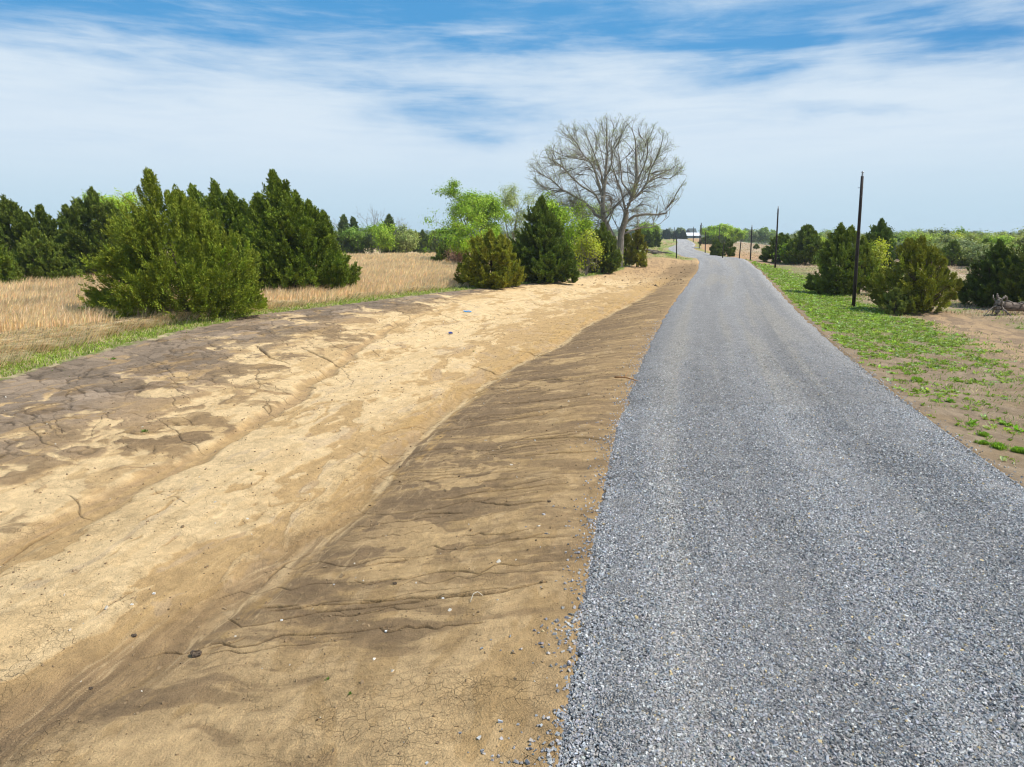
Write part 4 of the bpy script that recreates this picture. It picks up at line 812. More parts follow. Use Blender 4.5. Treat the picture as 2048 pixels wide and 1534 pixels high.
def build_big_tree():
    D = 84.; p = at_d(1236, D); p[2] = gz(p[0], p[1]); s = m_per_px(D)/4.51; rng = np.random.default_rng(77)
    t = thing('bare_tree', 'huge spreading tree with twin trunks, bare limbs and only tiny new leaves', 'tree', p)
    limbs = [([(968, 1400), (950, 1200), (925, 1130), (865, 1020), (830, 950), (812, 830), (820, 700), (838, 560), (850, 400), (842, 270), (830, 130)], .46, 0),
        ([(978, 1400), (988, 1180), (988, 1080), (1010, 1000), (1040, 880), (1090, 800), (1120, 690), (1135, 560), (1120, 420), (1110, 300), (1060, 150)], .50, -.1),
        ([(1085, 805), (1170, 740), (1230, 650), (1300, 590), (1390, 550), (1480, 510), (1540, 465)], .27, .25), ([(1230, 650), (1250, 540), (1300, 430), (1330, 320), (1345, 215)], .18, -.2),
        ([(1030, 985), (1100, 930), (1200, 915), (1300, 920), (1400, 900), (1450, 820), (1490, 720), (1550, 620)], .25, -.25), ([(1010, 1090), (1080, 1055), (1180, 1030), (1270, 1030), (1350, 1000), (1430, 940)], .17, .3),
        ([(838, 960), (760, 920), (640, 820), (540, 760), (420, 700), (330, 620), (220, 560), (140, 495)], .27, .3), ([(815, 870), (740, 750), (600, 680), (500, 590), (400, 500), (300, 440), (190, 430)], .22, -.35),
        ([(812, 780), (770, 650), (740, 520), (690, 440), (560, 410), (440, 380), (370, 330)], .2, .4), ([(800, 720), (740, 560), (700, 480), (620, 400), (560, 300), (500, 230), (450, 160)], .19, -.3),
        ([(822, 660), (790, 520), (740, 400), (700, 270), (650, 130)], .18, .5), ([(1030, 880), (980, 720), (920, 610), (865, 480), (870, 370), (940, 240), (930, 150)], .2, -.5),
        ([(1095, 790), (1060, 720), (1000, 640), (990, 480), (960, 340), (1000, 140)], .18, .55), ([(790, 935), (640, 850), (520, 860), (420, 845)], .13, -.4), ([(1130, 600), (1060, 550), (1000, 545), (950, 560)], .08, .3),
        ([(1130, 640), (1180, 520), (1200, 400), (1190, 280), (1230, 180)], .16, -.45), ([(1240, 640), (1330, 600), (1420, 620), (1500, 560)], .10, -.3), ([(700, 870), (600, 800), (480, 730), (350, 720), (230, 690), (160, 640)], .16, -.1)]
    P, R = [], []
    for L, r0, dep in limbs:
        L = np.array(L, float); n = 26; q = resample(L, n)*1.; q = np.array([850, 620])+(q-[850, 620])*np.where(q[:, 1:] < 900, .935, 1.); tt = np.linspace(0, 1, n)
        x = (q[:, 0]-972)*s; z = (1392-q[:, 1])*s-.15; zr = np.clip((z-z[0])/12, -1, 1)
        yy = dep*6.0*tt**1.2*(1 if dep else 0)+.25*np.cumsum(rng.normal(0, .35, n))*tt
        P.append(np.stack([x+.06*np.cumsum(rng.normal(0, .6, n))*tt, yy, z], 1)); R.append((r0*.92 if len(R) < 2 else r0*.62)*np.linspace(1, .02, n)**.95+.012)
    # limbs reaching towards and away from the road
    for k in range(12):
        b = P[k % 2][8+k % 9]; a = rng.choice([-1, 1])*rng.uniform(.9, 2.2); d = np.array([rng.uniform(-.5, .5), np.sin(a), rng.uniform(.3, .9)]); d /= np.linalg.norm(d); ln = rng.uniform(5, 8); c = [b]
        for _ in range(25): d = d+rng.normal(0, .07, 3)+np.array([0, 0, .018]); d /= np.linalg.norm(d); c.append(c[-1]+d*ln/25)
        P.append(np.array(c)); R.append(.09*np.linspace(1, .1, 26))
    P = np.array(P); R = np.array(R)
    TV, TF = tubes(P[:2], R[:2], 12); obj('trunk', mesh_np('tree_trunk', TV, TF, None, M_BARK, True), t)
    TV, TF = tubes(P[2:], R[2:], 8); obj('limbs', mesh_np('tree_limbs', TV, TF, None, M_BARK, True), t)
    def inside(Q, k):                                                  # rounded outline of the crown
        e = Q[:, -1]; return (((e[:, 0]+1.7)/9.4)**2+(e[:, 1]/8.5)**2+((e[:, 2]-10.4)/7.0)**2 < k) & (e[:, 2] > 2.2)
    P1, R1 = grow(rng, P, R, 9, .30, 34, 10, .08, .22, .97, .42, .10); k = inside(P1, .95); P1, R1 = P1[k], np.minimum(R1[k], .045)
    # thin branches reaching every part of the rounded crown
    tg = unit(rng.normal(0, 1, (1500, 3)))*rng.uniform(.25, 1., (1500, 1))**.4*np.array([9.3, 8.0, 6.9])+np.array([-1.7, 0, 10.2]); tg = tg[(tg[:, 2] > 3.6)&(np.hypot(tg[:, 0], tg[:, 1]) > (6-tg[:, 2])*1.1)][:640]
    an = np.concatenate([P[:, 7:25].reshape(-1, 3), P1[:, 3:].reshape(-1, 3)]); tn = np.concatenate([unit(P[:, 8:26]-P[:, 7:25]).reshape(-1, 3), unit(np.gradient(P1, axis=1))[:, 3:].reshape(-1, 3)]); base = np.array([0, 0, 2.5]); da = np.linalg.norm(an-base, axis=1)
    pf = []; rf = []
    for q in tg:
        v = q-an; d2 = np.linalg.norm(v, axis=1); cs = (v*tn).sum(1)/np.maximum(d2, .01); dq = np.linalg.norm(q-base); cost = d2+3*(da > dq*.9)+1.6*(1-cs); i = int(np.argmin(cost))
        if d2[i] > 4.5 or d2[i] < .5: continue
        tt = np.linspace(0, 1, 10)[:, None]; c1 = an[i]+tn[i]*d2[i]*.45; pp = (1-tt)**2*an[i]+2*tt*(1-tt)*c1+tt**2*q; pf.append(pp+rng.normal(0, .035, (10, 3))*np.minimum(tt*4, 1)); rf.append(np.linspace(.012+.011*d2[i], .007, 10))
    P1 = np.concatenate([P1, np.array(pf)]); R1 = np.concatenate([R1, np.array(rf)])
    Pe, Re = grow(rng, P, R, 5, .22, 28, 10, .06, .6, 1., .6, .10); k = inside(Pe, 1.02); P1 = np.concatenate([P1, Pe[k]]); R1 = np.concatenate([R1, np.minimum(Re[k], .04)])
    P2, R2 = grow(rng, P1, R1, 5.5, .50, 36, 8, .06, .12, 1., .5, .12); k = inside(P2, 1.02); P2, R2 = P2[k], R2[k]
    P3, R3 = grow(rng, P2, R2, 4.4, .56, 36, 5, .03, .1, 1., .55, .15); k = inside(P3, 1.05); P3, R3 = P3[k], R3[k]
    TV, TF = cat_quads([tubes(P1, np.maximum(R1, .012), 4), tubes(P2, np.maximum(R2*.85, .0050), 3), tubes(P3, np.maximum(R3*.7, .0030), 3)])
    obj('twigs', mesh_np('tree_twigs', TV, TF, None, M_BARK, True), t)
    c = P3[:, 2:].reshape(-1, 3); c = c[(((c[:, 0]+1.7)/9.4)**2+(c[:, 1]/8.5)**2+((c[:, 2]-9)/7.5)**2 > .30)]; c = c[rng.integers(0, len(c), 30000)]+rng.normal(0, .08, (30000, 3))
    V, Fq, C = leaf_quads(rng, c, .07, np.array([.42, .48, .20])*np.exp(rng.normal(0, .3, (len(c), 1))))
    obj('leaves', mesh_np('young_leaves', V, Fq, C, M_LEAF), t)
build_big_tree(); print('big tree', time.time()-T0)

def build_woods():
    """woodland in the valley on the right: individual near trees, then one far mass"""
    rng = np.random.default_rng(500); proto = []
    for i in range(7):
        V, Fq, C, TV, TF = broad_mesh(rng, 8., 7.5, np.ones(3)*.5, 4, 3400, .46, .08, .15, .5)
        proto.append((V, Fq, C/.5))
    cols = [(.30, .40, .05), (.38, .46, .05), PALE, PALE, SAGE, SAGE, MID, (.33, .36, .09), (.42, .44, .08)]
    near = [(1905, 96, 484, 60, 'c', CDARK, 'dark cedar beyond the field, seen over the top of the rounded olive cedar'), (1938, 104, 487, 70, 'b', SAGE, 'grey green tree at the front edge of the wood, right of the rounded olive cedar'), (1885, 112, 476, 74, 'b', PALE, 'pale round tree at the front of the wood, right of the rounded olive cedar'), (1968, 96, 482, 50, 'c', CDARK, 'slim dark cedar at the front of the wood, left of the very dark spreading cedar'), (1940, 98, 506, 44, 'c', (.04, .055, .02), 'low dark cedar at the field edge below the grey green tree'),
            (1822, 118, 470, 60, 'b', (.34, .44, .05), 'lime tree in the wood above the rounded olive cedar'), (1860, 135, 472, 56, 'b', (.30, .38, .06), 'green tree in the wood above the right shoulder of the rounded olive cedar'), (1990, 120, 474, 60, 'b', LIME, 'lime tree in the wood over the very dark spreading cedar'), (2030, 125, 476, 66, 'b', PALE, 'pale tree in the wood at the right picture edge'), (1915, 140, 471, 60, 'b', YEL, 'yellow green tree in the second row of the wood'), (1960, 150, 471, 56, 'b', (.27, .36, .08), 'dull green tree in the second row of the wood')]
    for i, (u, D, vt, w, kd, c, lb) in enumerate(near):
        if kd == 'c': cedar(u, D, vt, w, lb, c, 'trees along the front of the wood', 120+i, conic=.5, base=.2, open_=.3)
        else: broadleaf(u, D, vt, w, lb, c, 'trees along the front of the wood', 120+i, stems=4, leaves=4200, lsize=.30, trunk_frac=.08, gap=.25, clump=.45)
    VV, FF, CC = [], [], []; nv = 0
    def put(x, y, h, w, c, k):
        nonlocal nv
        V, Fq, C = proto[k]; a = rng.uniform(0, TAU); P = V*np.array([w/7.5, w/7.5, h/8]); ca, sa = math.cos(a), math.sin(a)
        P = np.stack([P[:, 0]*ca-P[:, 1]*sa+x, P[:, 0]*sa+P[:, 1]*ca+y, P[:, 2]+float(gz(x, y))-.2], 1)
        sub = slice(None) if math.hypot(x, y) < 260 else slice(0, 1500*4)
        P = P[sub]; VV.append(P); FF.append(np.arange(len(P)).reshape(-1, 4)+nv); CC.append((C*np.asarray(c))[sub]); nv += len(P)
    n = 0
    while n < 620:
        r = math.exp(rng.uniform(math.log(105), math.log(900))); a = math.radians(rng.uniform(20.5, 47)); x, y = r*math.sin(a), r*math.cos(a); sR = lat(x, y)-RW
        if r < 230 and a < math.radians(26+6*max(0, (160-r)/60)): continue
        if r > 230 and a < math.radians(22.5-1.5*min(1, (r-230)/300)): continue
        top = -.5+rng.normal(0, .5)+.0*r if r < 420 else rng.uniform(-1, 3)*.6
        g0 = float(terr(x, y)); h = np.clip(CAM_H*0+3.2-g0-max(0, (150-r)*.035)+rng.normal(0, .7), 3, 12)
        if r > 420: h *= rng.uniform(.85, 1.25)
        if rng.random() < .20: c = CDARK; w = h*.7
        else: c = cols[rng.integers(len(cols))]; w = rng.uniform(.75, 1.15)*max(5., h)
        put(x, y, h, w, np.array(c)*rng.uniform(.55, 1.15), rng.integers(7)); n += 1
    n = 0
    while n < 620:      # tree lines closing the horizon
        r = rng.uniform(520, 1500); a = math.radians(rng.uniform(-46, 46)); x, y = r*math.sin(a), r*math.cos(a)
        if abs(lat(x, y)) < 30 and y < 760: continue
        put(x, y, rng.uniform(6.5, 11), rng.uniform(9, 22), np.array([MID, SAGE, CDARK, (.11, .17, .05)][rng.integers(4)])*rng.uniform(.7, 1.1), rng.integers(7)); n += 1
    n = 0
    while n < 70:       # scrub closing the left field
        r = rng.uniform(190, 420); a = math.radians(rng.uniform(-46, -3)); x, y = r*math.sin(a), r*math.cos(a)
        put(x, y, rng.uniform(4, 6.4), rng.uniform(6, 10), np.array([MID, SAGE, CDARK, (.11, .17, .05), CDARK][rng.integers(5)])*rng.uniform(.75, 1.1), rng.integers(7)); n += 1
    tag(obj('far_wood', mesh_np('far_wood', np.concatenate(VV), np.concatenate(FF), np.concatenate(CC), M_LEAF)), 'spring woodland filling the valley and closing the horizon', None, None, 'stuff')
build_woods(); print('woods', time.time()-T0)

# ------------------------------------------------------------------ poles
def pole(u0, D, v_top, u_top, rad, label, cap=True, name='utility_pole'):
    p = at_d(u0, D); p[2] = gz(p[0], p[1]); H = z_at(v_top, p[1])-p[2]; dx = (u_top-1024)/F_PX*(p[1]*math.cos(TH)-(p[2]+H-CAM_H)*math.sin(TH))-p[0]
    t = thing(name, label, 'pole', p, 0, 'poles along the road')
    P = np.array([[0, 0, -.3], [dx*.25, 0, H*.25], [dx*.5, 0, H*.5], [dx*.75, 0, H*.75], [dx, 0, H-.12]]); MB().tube(P, rad*np.linspace(1.1, .82, 5), 12).build('shaft', M_POLE, t, True)
    if cap:
        b = MB(); b.tube([[dx, 0, H-.12], [dx, 0, H+.03]], [rad*.5, rad*.5], 10).tube([[dx, 0, H+.03], [dx, 0, H+.07]], [.03, .03], 8).tube([[dx, 0, H+.07], [dx, 0, H+.10], [dx, 0, H+.16]], [.07, .075, .03], 10).build('insulator', M_STEEL, t)
        k = H*.90; MB().tube([[dx*.9-rad*.82-.14, 0, k], [dx*.9+rad*.82+.04, 0, k]], [.018, .018], 6).build('bolt', M_STEEL, t); MB().tube([[dx*.9, -rad-.05, k-.5], [dx*.9, -rad+.1, k-.5]], [.016, .016], 6).build('bolt', M_STEEL, t)
    return t
pole(1708, 42.1, 348, 1725, .095, 'tallest dark wooden pole, nearest of the row, on the weedy verge')
pole(1550.5, 88, 415, 1556.5, .10, 'second tallest dark wooden pole, standing before the dark rounded cedar')
pole(1500.5, 103, 452, 1504, .095, 'third dark pole back, left of the second tallest pole')
pole(1478, 105, 477, 1482.5, .08, 'short dark pole left of the third pole', False)
pole(1444.5, 107, 486, 1448, .075, 'short dark pole in front of the paired dark cedars', False)
pole(1410.5, 150, 462, 1411.2, .10, 'dark pole on reddish soil left of the lime clump', False)
pole(1398.5, 200, 449, 1401, .11, 'dark pole before the lime clump, close to the farm buildings', False)
pole(1401.5, 245, 445, 1402.8, .17, 'thick far pole rising beside the roof of the farm house', False)
pole(1438, 262, 451, 1438.6, .16, 'thin far pole standing within the lime clump', False)
pole(1386.5, 330, 453, 1387.2, .16, 'thin far pole in front of the farm buildings', False)
pole(1347.5, 360, 454, 1348.8, .18, 'thin far pole left of the road end', False)
pole(1339, 470, 457, 1339.3, .2, 'thin far pole behind the small dark far cedars', False)
pole(1317, 520, 452, 1317, .2, 'leftmost of the thin far poles, above the pale far bush', False)
pole(1353, 112, 471.5, 1353.2, .09, 'lone dark post left of the road on the green verge', False, 'wooden_post')

# ------------------------------------------------------------------ farm buildings
def build_farm():
    mw = plain_mat('white_metal_roof', (.80, .80, .79), (.70, .71, .72), .5, 3, (.2, 6, 1), .004); mt = plain_mat('teal_grey_wall', (.12, .19, .22), (.09, .15, .18), .7, 3)
    md = plain_mat('dark_shingle_roof', (.075, .10, .10), (.05, .07, .07), .8, 4); mg = plain_mat('brown_gable_boards', (.10, .08, .08), (.07, .055, .055), .8, 5); mk = plain_mat('dark_opening', (.02, .02, .022), None, .5)
    D = 620.; p = at_d(1388, D); p[2] = gz(p[0], p[1]); s = m_per_px(D); zt = lambda v: z_at(v, D)-p[2]
    t = thing('barn', 'low barn with white metal roof and teal grey wall at the road end', 'barn', p); w = 13*s
    e = max(zt(471.5), 2.2); r = max(zt(465.2), e+1.6)
    MB().box(-w, w, 0, 9, -.5, e).build('wall', mt, t)
    b = MB(); b.add([(-w-.5, -.7, e-.05), (w+.5, -.7, e-.05), (w+.5, 4.5, r), (-w-.5, 4.5, r), (-w-.5, 9.7, e-.05), (w+.5, 9.7, e-.05), (-w-.5, -.7, e-.3), (w+.5, -.7, e-.3), (w+.5, 9.7, e-.3), (-w-.5, 9.7, e-.3)], [(0, 1, 2, 3), (3, 2, 5, 4), (0, 3, 4, 9, 6), (1, 7, 8, 5, 2), (0, 6, 7, 1), (4, 5, 8, 9), (6, 9, 8, 7)]); b.build('roof', mw, t)
    MB().box(-w*.1, w*.22, -.04, 0.02, -.4, e*.8).build('door', mk, t)
    q = p.copy(); q[1] += 16; q[0] += 4*s
    h = thing('farm_house', 'farm house with a dark green grey roof and brown gable rising behind the barn', 'house', q); w = 10.5*s; e = r-.8; r2 = zt(457.3)+.4; L = -w; 
    MB().box(L+.5, w, 1, 10, -.5, e).build('wall', mg, h)
    MB().add([(L, .3, e), (w+.6, .3, e), (w+.3, 5.5, r2), (L+6.*s, 5.5, r2), (L, 10.7, e), (w+.6, 10.7, e), (L, .3, e-.25), (w+.6, .3, e-.25), (w+.6, 10.7, e-.25), (L, 10.7, e-.25)], [(0, 1, 2, 3), (3, 2, 5, 4), (0, 3, 4), (1, 5, 2), (0, 6, 7, 1), (1, 7, 8, 5), (5, 8, 9, 4), (4, 9, 6, 0), (6, 9, 8, 7)]).build('roof', md, h)
    MB().add([(L-.2, -1.2, e+.02), (L+9*s, -1.2, e+.02), (L+4*s, -1.2, r2-1.2), (L-.2, 3, e+.02), (L+9*s, 3, e+.02), (L+4*s, 4.2, r2-1.2)], [(0, 1, 2), (1, 4, 5, 2), (0, 2, 5, 3), (0, 3, 4, 1), (3, 5, 4)]).build('gable', mg, h)
build_farm()

# ------------------------------------------------------------------ fallen wood and small things
def build_small():
    rng = np.random.default_rng(9)
    p = at(1992, 631); p[2] = gz(p[0], p[1]); s = m_per_px(p[1])
    t = thing('fallen_log', 'weathered grey fallen trunk with upturned roots lying on the grass before the very dark cedar', 'log', p)
    P = np.array([[.1, .1, .55], [.9, .25, .42], [2.0, .45, .34], [3.4, .8, .26], [4.6, 1.2, .2]]); P = resample(P, 14)+rng.normal(0, .02, (14, 3))
    MB().tube(P, np.linspace(.27, .12, 14)*(1+rng.normal(0, .06, 14)), 10).build('trunk', M_LOG, t, True)
    for pts, r in [([(.1, -.05, .75), (-.02, -.1, .5), (-.1, -.18, .2), (-.2, -.25, -.05)], .20), ([(.12, -.02, .6), (.0, .05, .95), (-.06, .05, 1.12)], .12), ([(.15, 0, .5), (.05, -.1, .85), (.25, -.12, 1.02), (.42, -.1, .9), (.36, -.05, .75)], .09), ([(.1, 0, .55), (-.05, -.1, .2), (-.12, -.2, -.05)], .13), ([(.2, .1, .5), (.5, -.1, .8), (.75, -.15, .6)], .07), ([(.1, 0, .6), (-.4, -.2, .42), (-.85, -.35, .03)], .045), ([(.1, 0, .5), (-.15, .2, .9), (-.1, .3, 1.05)], .06), ([(.15, -.1, .45), (.35, -.35, .15), (.5, -.45, -.03)], .07), ([(.05, 0, .7), (.0, -.25, .95), (.1, -.3, .4), (.16, -.32, .1)], .035), ([(.15, .1, .5), (.2, .5, .3), (.25, .7, 0)], .09)]:
        q = resample(pts, 9)+rng.normal(0, .015, (9, 3)); MB().tube(q, np.linspace(r, r*.35, 9), 7).build('root', M_DEAD, t, True)
    for pts, r in [([(.8, .25, .5), (1.9, .1, .75), (3.2, .2, .72)], .035), ([(1.8, .4, .35), (2.6, .1, .6), (3.8, .2, .5)], .05), ([(2.2, .5, .3), (3., .2, .15), (4.2, .0, .1)], .06), ([(2.6, .6, .35), (3.3, .5, .7), (4.4, .6, .85)], .045), ([(1.3, .3, .4), (1.45, .1, .55), (1.5, .05, .62)], .05)]:
        q = resample(pts, 9)+rng.normal(0, .03, (9, 3)); MB().tube(q, np.linspace(r, r*.4, 9), 6).build('branch', M_DEAD, t, True)
    p = at(1305, 508); p[2] = gz(p[0], p[1])
    t = thing('dead_branches', 'grey fallen dead branches lying on the verge right of the central group', 'branches', p); b = MB()
    for k in range(16):
        a = rng.uniform(-.5, .5); l = rng.uniform(2, 5); o = rng.uniform(-3, 1); q = np.array([[o, rng.uniform(-.5, .5), .1+.9*max(0, -o/3)], [o+l*.5, a, .35+.6*max(0, -o/3)], [o+l, a*1.5, .15]]); b.tube(resample(q, 6)+rng.normal(0, .05, (6, 3)), np.linspace(.13, .04, 6), 5)
    b.build('branch_pile', M_DEAD, t, True)
    def plastic(name, c): return plain_mat(name, c, [q*.8 for q in c], .4, 20, bump=.002, spec=.5)
    def scrap(u, v, L, Wd, th, m, lb, rz, name='plastic_scrap', curl=.15):
        p = at(u, v); p[2] = gz(p[0], p[1])+.01; xs = np.linspace(-L/2, L/2, 9); V = []
        for zz in (0, th):
            for yy in (-Wd/2, 0, Wd/2):
                for x in xs: V.append((x, yy*(1-.25*abs(x)/L), zz+curl*Wd*(yy/Wd*2)**2*.6+.03*L*math.sin(x*9/L)+.02))
        F = []
        for j in range(2):
            for i in range(8): F.append((j*9+i, j*9+i+9, j*9+i+10, j*9+i+1)); F.append((27+j*9+i, 27+j*9+i+1, 27+j*9+i+10, 27+j*9+i+9))
        for i in range(8): F.append((i, i+1, 28+i, 27+i)); F.append((18+i, 45+i, 46+i, 19+i))
        for j in range(2): F.append((j*9, 27+j*9, 36+j*9, j*9+9)); F.append((j*9+8, j*9+17, 44+j*9, 35+j*9))
        o = MB().add(V, F).build(name, m, None, False, p); o.rotation_euler = (.12, .05, rz); tag(o, lb, 'litter', 'litter on the bare soil')
    scrap(935, 625, .44, .16, .03, plastic('sky_blue_plastic', (.05, .33, .75)), 'long light blue plastic scrap lying on grey soil near the grass lip', .1)
    scrap(901, 669.5, .16, .14, .05, plastic('navy_plastic', (.01, .05, .28)), 'small dark blue plastic scrap lying on cream soil in the ditch', .5, curl=.4)
    m_clod = plain_mat('dark_clay', (.12, .085, .055), (.07, .05, .035), .95, 30, bump=.02)
    for u, v, sz, lb in [(392, 1309, .052, 'largest dark clay clod, resting at the edge of the dark trough'), (181, 1366, .018, 'small dark clod on the upper edge of the dark trough'), (268, 1269, .026, 'dark clod on ochre soil above the trough, nearest the mossy hole'), (1098, 1004, .022, 'dark clod near the road edge on the streaked slope'), (790, 1170, .022, 'dark clod just above the longest crack')]:
        p = at(u, v); p[2] = gz(p[0], p[1]); bm = MB(); n = 7; V = []; 
        for i in range(1, n):
            th = math.pi*i/n
            for j in range(10): a = TAU*j/10; rr = sz*(1+.25*math.sin(a*2+i)+rng.normal(0, .1)); V.append((rr*1.35*math.sin(th)*math.cos(a), rr*math.sin(th)*math.sin(a), rr*.75*math.cos(th)+sz*.35))
        F = [(i*10+j, i*10+(j+1) % 10, (i+1)*10+(j+1) % 10, (i+1)*10+j) for i in range(n-2) for j in range(10)]+[tuple(range(10))[::-1], tuple(range((n-2)*10, (n-1)*10))]
        tag(bm.add(V, F).build('clay_clod', m_clod, None, False, p), lb, 'clod', 'dark clods on the bare soil')
    m_st = plain_mat('dry_stick', (.42, .22, .09), (.3, .16, .07), .8, 20)
    p = at(1257, 762); p[2] = gz(p[0], p[1])
    q = resample([(-.35, .25, .06), (-.1, .05, .10), (.1, -.05, .06), (.3, -.28, .03)], 8); b = MB().tube(q, np.linspace(.03, .012, 8), 6).tube(resample([(-.1, .05, .1), (-.02, .2, .2), (.05, .3, .22)], 5), np.linspace(.015, .006, 5), 5)
    tag(b.build('dry_stick', m_st, None, True, p), 'orange brown forked stick lying at the left edge of the gravel', 'stick')
    m_rt = plain_mat('pale_rootlet', (.6, .55, .45), (.45, .4, .3), .8, 20)
    p = at(950, 1200); p[2] = gz(p[0], p[1])
    tag(MB().tube(resample([(-.05, -.06, 0), (-.02, .02, .06), (.03, .05, .07), (.09, .05, .02)], 10), np.full(10, .004), 5).build('rootlet', m_rt, None, True, p), 'thin pale rootlet arching beside the longest crack', 'root')
    m_w = plain_mat('white_pebble', (.75, .74, .70), (.6, .58, .54), .7, 40)
    for u, v, sz, lb in [(264, 1211, .02, 'white chip on the tan ditch floor, left of a flatter one'), (308, 1187, .028, 'flat white chip lying highest on the tan ditch floor'), (563, 1242, .02, 'white chip on the dark slope below the short cracks'), (886, 1195, .022, 'white pebble lodged at the longest crack'), (772, 1262, .02, 'white chip on brown soil below the longest crack'), (668, 1170, .018, 'grey white pebble left of the longest crack')]:
        p = at(u, v); p[2] = gz(p[0], p[1]); V = np.array([[x, y, z] for z in (-1, 1) for y in (-1, 1) for x in (-1, 1)])*sz*np.array([.7, .5, .35])*(1+rng.uniform(-.35, .2, (8, 3)))+[0, 0, sz*.25]
        tag(MB().add(V, [(0, 2, 3, 1), (4, 5, 7, 6), (0, 1, 5, 4), (2, 6, 7, 3), (0, 4, 6, 2), (1, 3, 7, 5)]).build('white_pebble', m_w, None, False, p), lb, 'pebble', 'white chips on the bare soil')
build_small(); print('small', time.time()-T0)

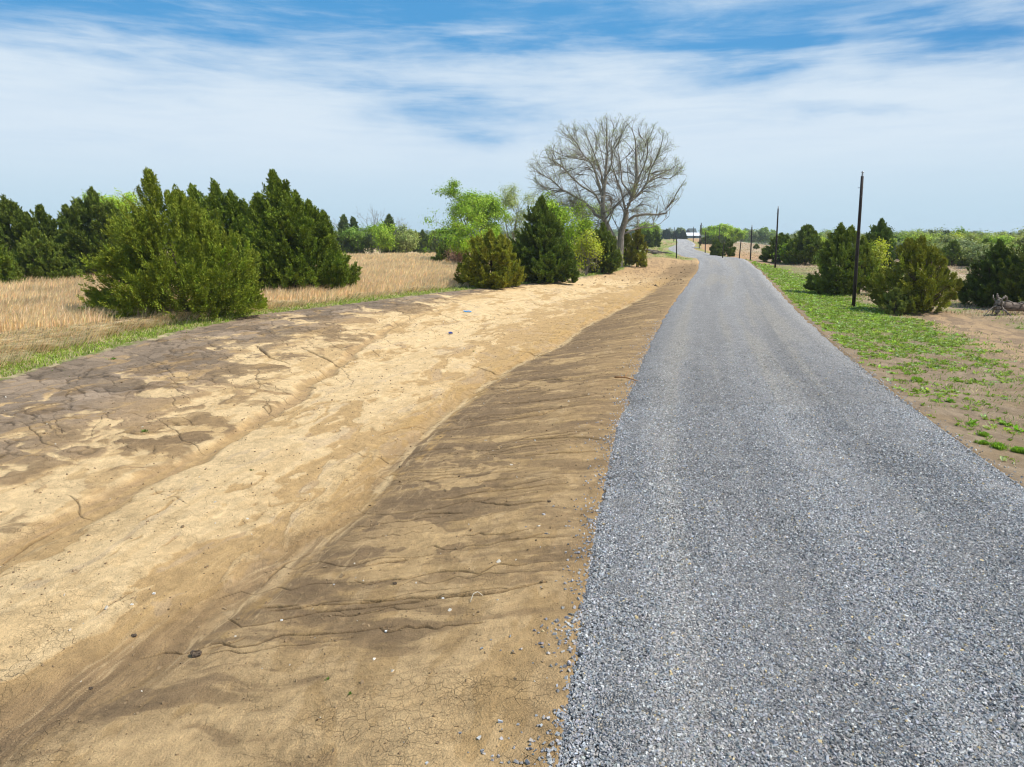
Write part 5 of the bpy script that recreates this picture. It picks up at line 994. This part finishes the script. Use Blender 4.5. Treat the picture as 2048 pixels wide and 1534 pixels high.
# ------------------------------------------------------------------ sun and sky
SUN_AZ, SUN_EL = math.radians(97), math.radians(54)
sd = bpy.data.lights.new('sun', 'SUN'); sd.energy = 4.6; sd.angle = math.radians(.6); sd.color = (1, .955, .88)
so = bpy.data.objects.new('sun', sd); COL.objects.link(so)
dv = Vector((math.sin(SUN_AZ)*math.cos(SUN_EL), math.cos(SUN_AZ)*math.cos(SUN_EL), math.sin(SUN_EL)))
so.rotation_euler = dv.to_track_quat('Z', 'Y').to_euler(); so.location = dv*60
def build_sky():
    w = bpy.data.worlds.new('World'); scene.world = w; w.use_nodes = True; nt = w.node_tree; nt.nodes.clear(); N = NT(nt)
    out = N.n('OutputWorld'); bg = N.n('Background'); bg.inputs['Strength'].default_value = .1
    sky = N.n('TexSky', sky_type='NISHITA'); sky.sun_disc = False; sky.sun_elevation = SUN_EL; sky.sun_rotation = SUN_AZ; sky.air_density = 1.0; sky.dust_density = .6; sky.ozone_density = 2.5
    tc = N.n('TexCoord'); sx = N.n('SeparateXYZ'); N.l(tc.outputs['Generated'], sx.inputs[0]); X, Y, Z = sx.outputs
    el = N.math('ARCSINE', Z); az = N.math('ARCTAN2', X, Y)
    cv = N.n('CombineXYZ'); N.l(az, cv.inputs[0]); N.l(N.math('MULTIPLY', el, 2.1), cv.inputs[1])
    def nz(rot, sc, scale, det, rough, dist=0., off=0.):
        mp = N.n('Mapping'); N.l(cv.outputs[0], mp.inputs[0]); mp.inputs['Rotation'].default_value = (0, 0, math.radians(rot)); mp.inputs['Scale'].default_value = sc; mp.inputs['Location'].default_value = (off, off*.7, 0)
        return N.noise(mp.outputs[0], scale, det, rough, dist)
    warp = nz(0, (1, 1, 1), 3.2, 5, .58)
    wsep = N.n('SeparateColor'); N.l(warp[1], wsep.inputs[0])
    wa = N.math('ADD', az, N.math('MULTIPLY', N.math('SUBTRACT', wsep.outputs[0], .5), .46)); we = N.math('ADD', el, N.math('MULTIPLY', N.math('SUBTRACT', wsep.outputs[1], .5), .14))
    streak = nz(22, (1.0, 3.4, 1), 2.3, 9, .60, .5, 3.1)[0]; fine = nz(20, (1.2, 5.0, 1), 6.5, 9, .64, .7, 1.7)[0]; puff = nz(8, (1, 1.6, 1), 3.4, 7, .6, .4, 5.)[0]
    hole = None
    def ang(u, v):
        d = ray(u, v); d /= np.linalg.norm(d); return math.atan2(d[0], d[1]), math.asin(d[2])
    for u, v, wu, wv, k in [(300, -10, 560, 60, 1.0), (120, 50, 330, 45, .55), (830, 34, 150, 26, .75), (700, 100, 330, 22, .30), (1150, -6, 320, 44, .9), (1405, 112, 150, 42, .9), (1490, 125, 70, 40, .5), (1180, 70, 190, 22, .55), (1560, 20, 260, 26, .45), (1995, 8, 190, 62, .95), (1800, 60, 190, 50, .5), (900, 248, 210, 26, .85), (790, 184, 120, 16, .55), (1700, 232, 120, 9, .35), (480, 170, 260, 22, .2), (1120, 214, 220, 20, .25), (1530, 195, 110, 14, .2)]:
        a0, e0 = ang(u, v); sa = wu/F_PX*1.0; se = wv/F_PX*1.2; k = k*.72
        g = N.math('ADD', N.math('POWER', N.math('DIVIDE', N.math('SUBTRACT', wa, a0), sa), 2.), N.math('POWER', N.math('DIVIDE', N.math('SUBTRACT', we, e0), se), 2.))
        g = N.math('MULTIPLY', N.math('POWER', 2.718, N.math('MULTIPLY', g, -1.)), k); hole = g if hole is None else N.math('ADD', hole, g)
    base = N.mapr(el, math.radians(0), math.radians(6), .78, .80); base = N.math('MULTIPLY', base, N.mapr(el, math.radians(16), math.radians(44), 1, .10)); base = N.math('MULTIPLY', base, N.mapr(el, math.radians(7.5), math.radians(16), 1, .66))
    d = N.math('SUBTRACT', base, N.math('MULTIPLY', hole, N.mapr(streak, .32, .68, 1.15, .40)))
    hi = N.mapr(el, math.radians(2), math.radians(11), .12, 1.)
    d = N.math('ADD', d, N.math('MULTIPLY', N.math('MULTIPLY', N.math('SUBTRACT', streak, .5), 1.0), hi))
    d = N.math('ADD', d, N.math('MULTIPLY', N.math('MULTIPLY', N.math('SUBTRACT', fine, .5), .75), hi))
    d = N.math('ADD', d, N.math('MULTIPLY', N.math('MULTIPLY', N.math('SUBTRACT', puff, .5), .45), hi))
    dens = N.mapr(d, -.38, .98, 0., 1., True)
    ccol = N.mix(N.mapr(el, math.radians(-.5), math.radians(7.5), 0, 1), (4.3, 5.75, 6.7, 1), (5.6, 6.5, 7.35, 1))
    deep = N.mapr(az, .2, .75, 0, 1)
    blue = N.mix(.80, sky.outputs[0], N.mix(deep, (.50, 2.75, 5.7, 1), (.12, 2.0, 4.8, 1)))
    N.l(N.mix(dens, blue, ccol), bg.inputs[0]); N.l(bg.outputs[0], out.inputs[0])
build_sky()
scene.view_settings.view_transform = 'Standard'; scene.view_settings.look = 'None'; scene.view_settings.exposure = 0.34; scene.view_settings.gamma = 1
scene.render.engine = 'CYCLES'; cy = scene.cycles; cy.use_denoising = True; cy.denoiser = 'OPENIMAGEDENOISE'; cy.denoising_input_passes = 'RGB_ALBEDO_NORMAL'; cy.denoising_prefilter = 'ACCURATE'; cy.max_bounces = 6; cy.diffuse_bounces = 3; cy.glossy_bounces = 2; cy.transmission_bounces = 3; cy.transparent_max_bounces = 4; cy.caustics_reflective = False; cy.caustics_refractive = False; cy.filter_width = 1.2
scene.render.use_persistent_data = False
print('done', time.time()-T0)

def build_haze():
    m, nt, out = new_mat('thin_air'); N = NT(nt); v = N.n('VolumePrincipled'); v.inputs['Color'].default_value = (.80, .90, 1., 1); v.inputs['Density'].default_value = .0002; v.inputs['Anisotropy'].default_value = .2; N.l(v.outputs[0], out.inputs['Volume'])
    o = MB().box(-1700, 1700, -120, 1700, -12, 24).build('haze', m); tag(o, 'thin spring haze over the countryside', None, None, 'stuff')
build_haze()
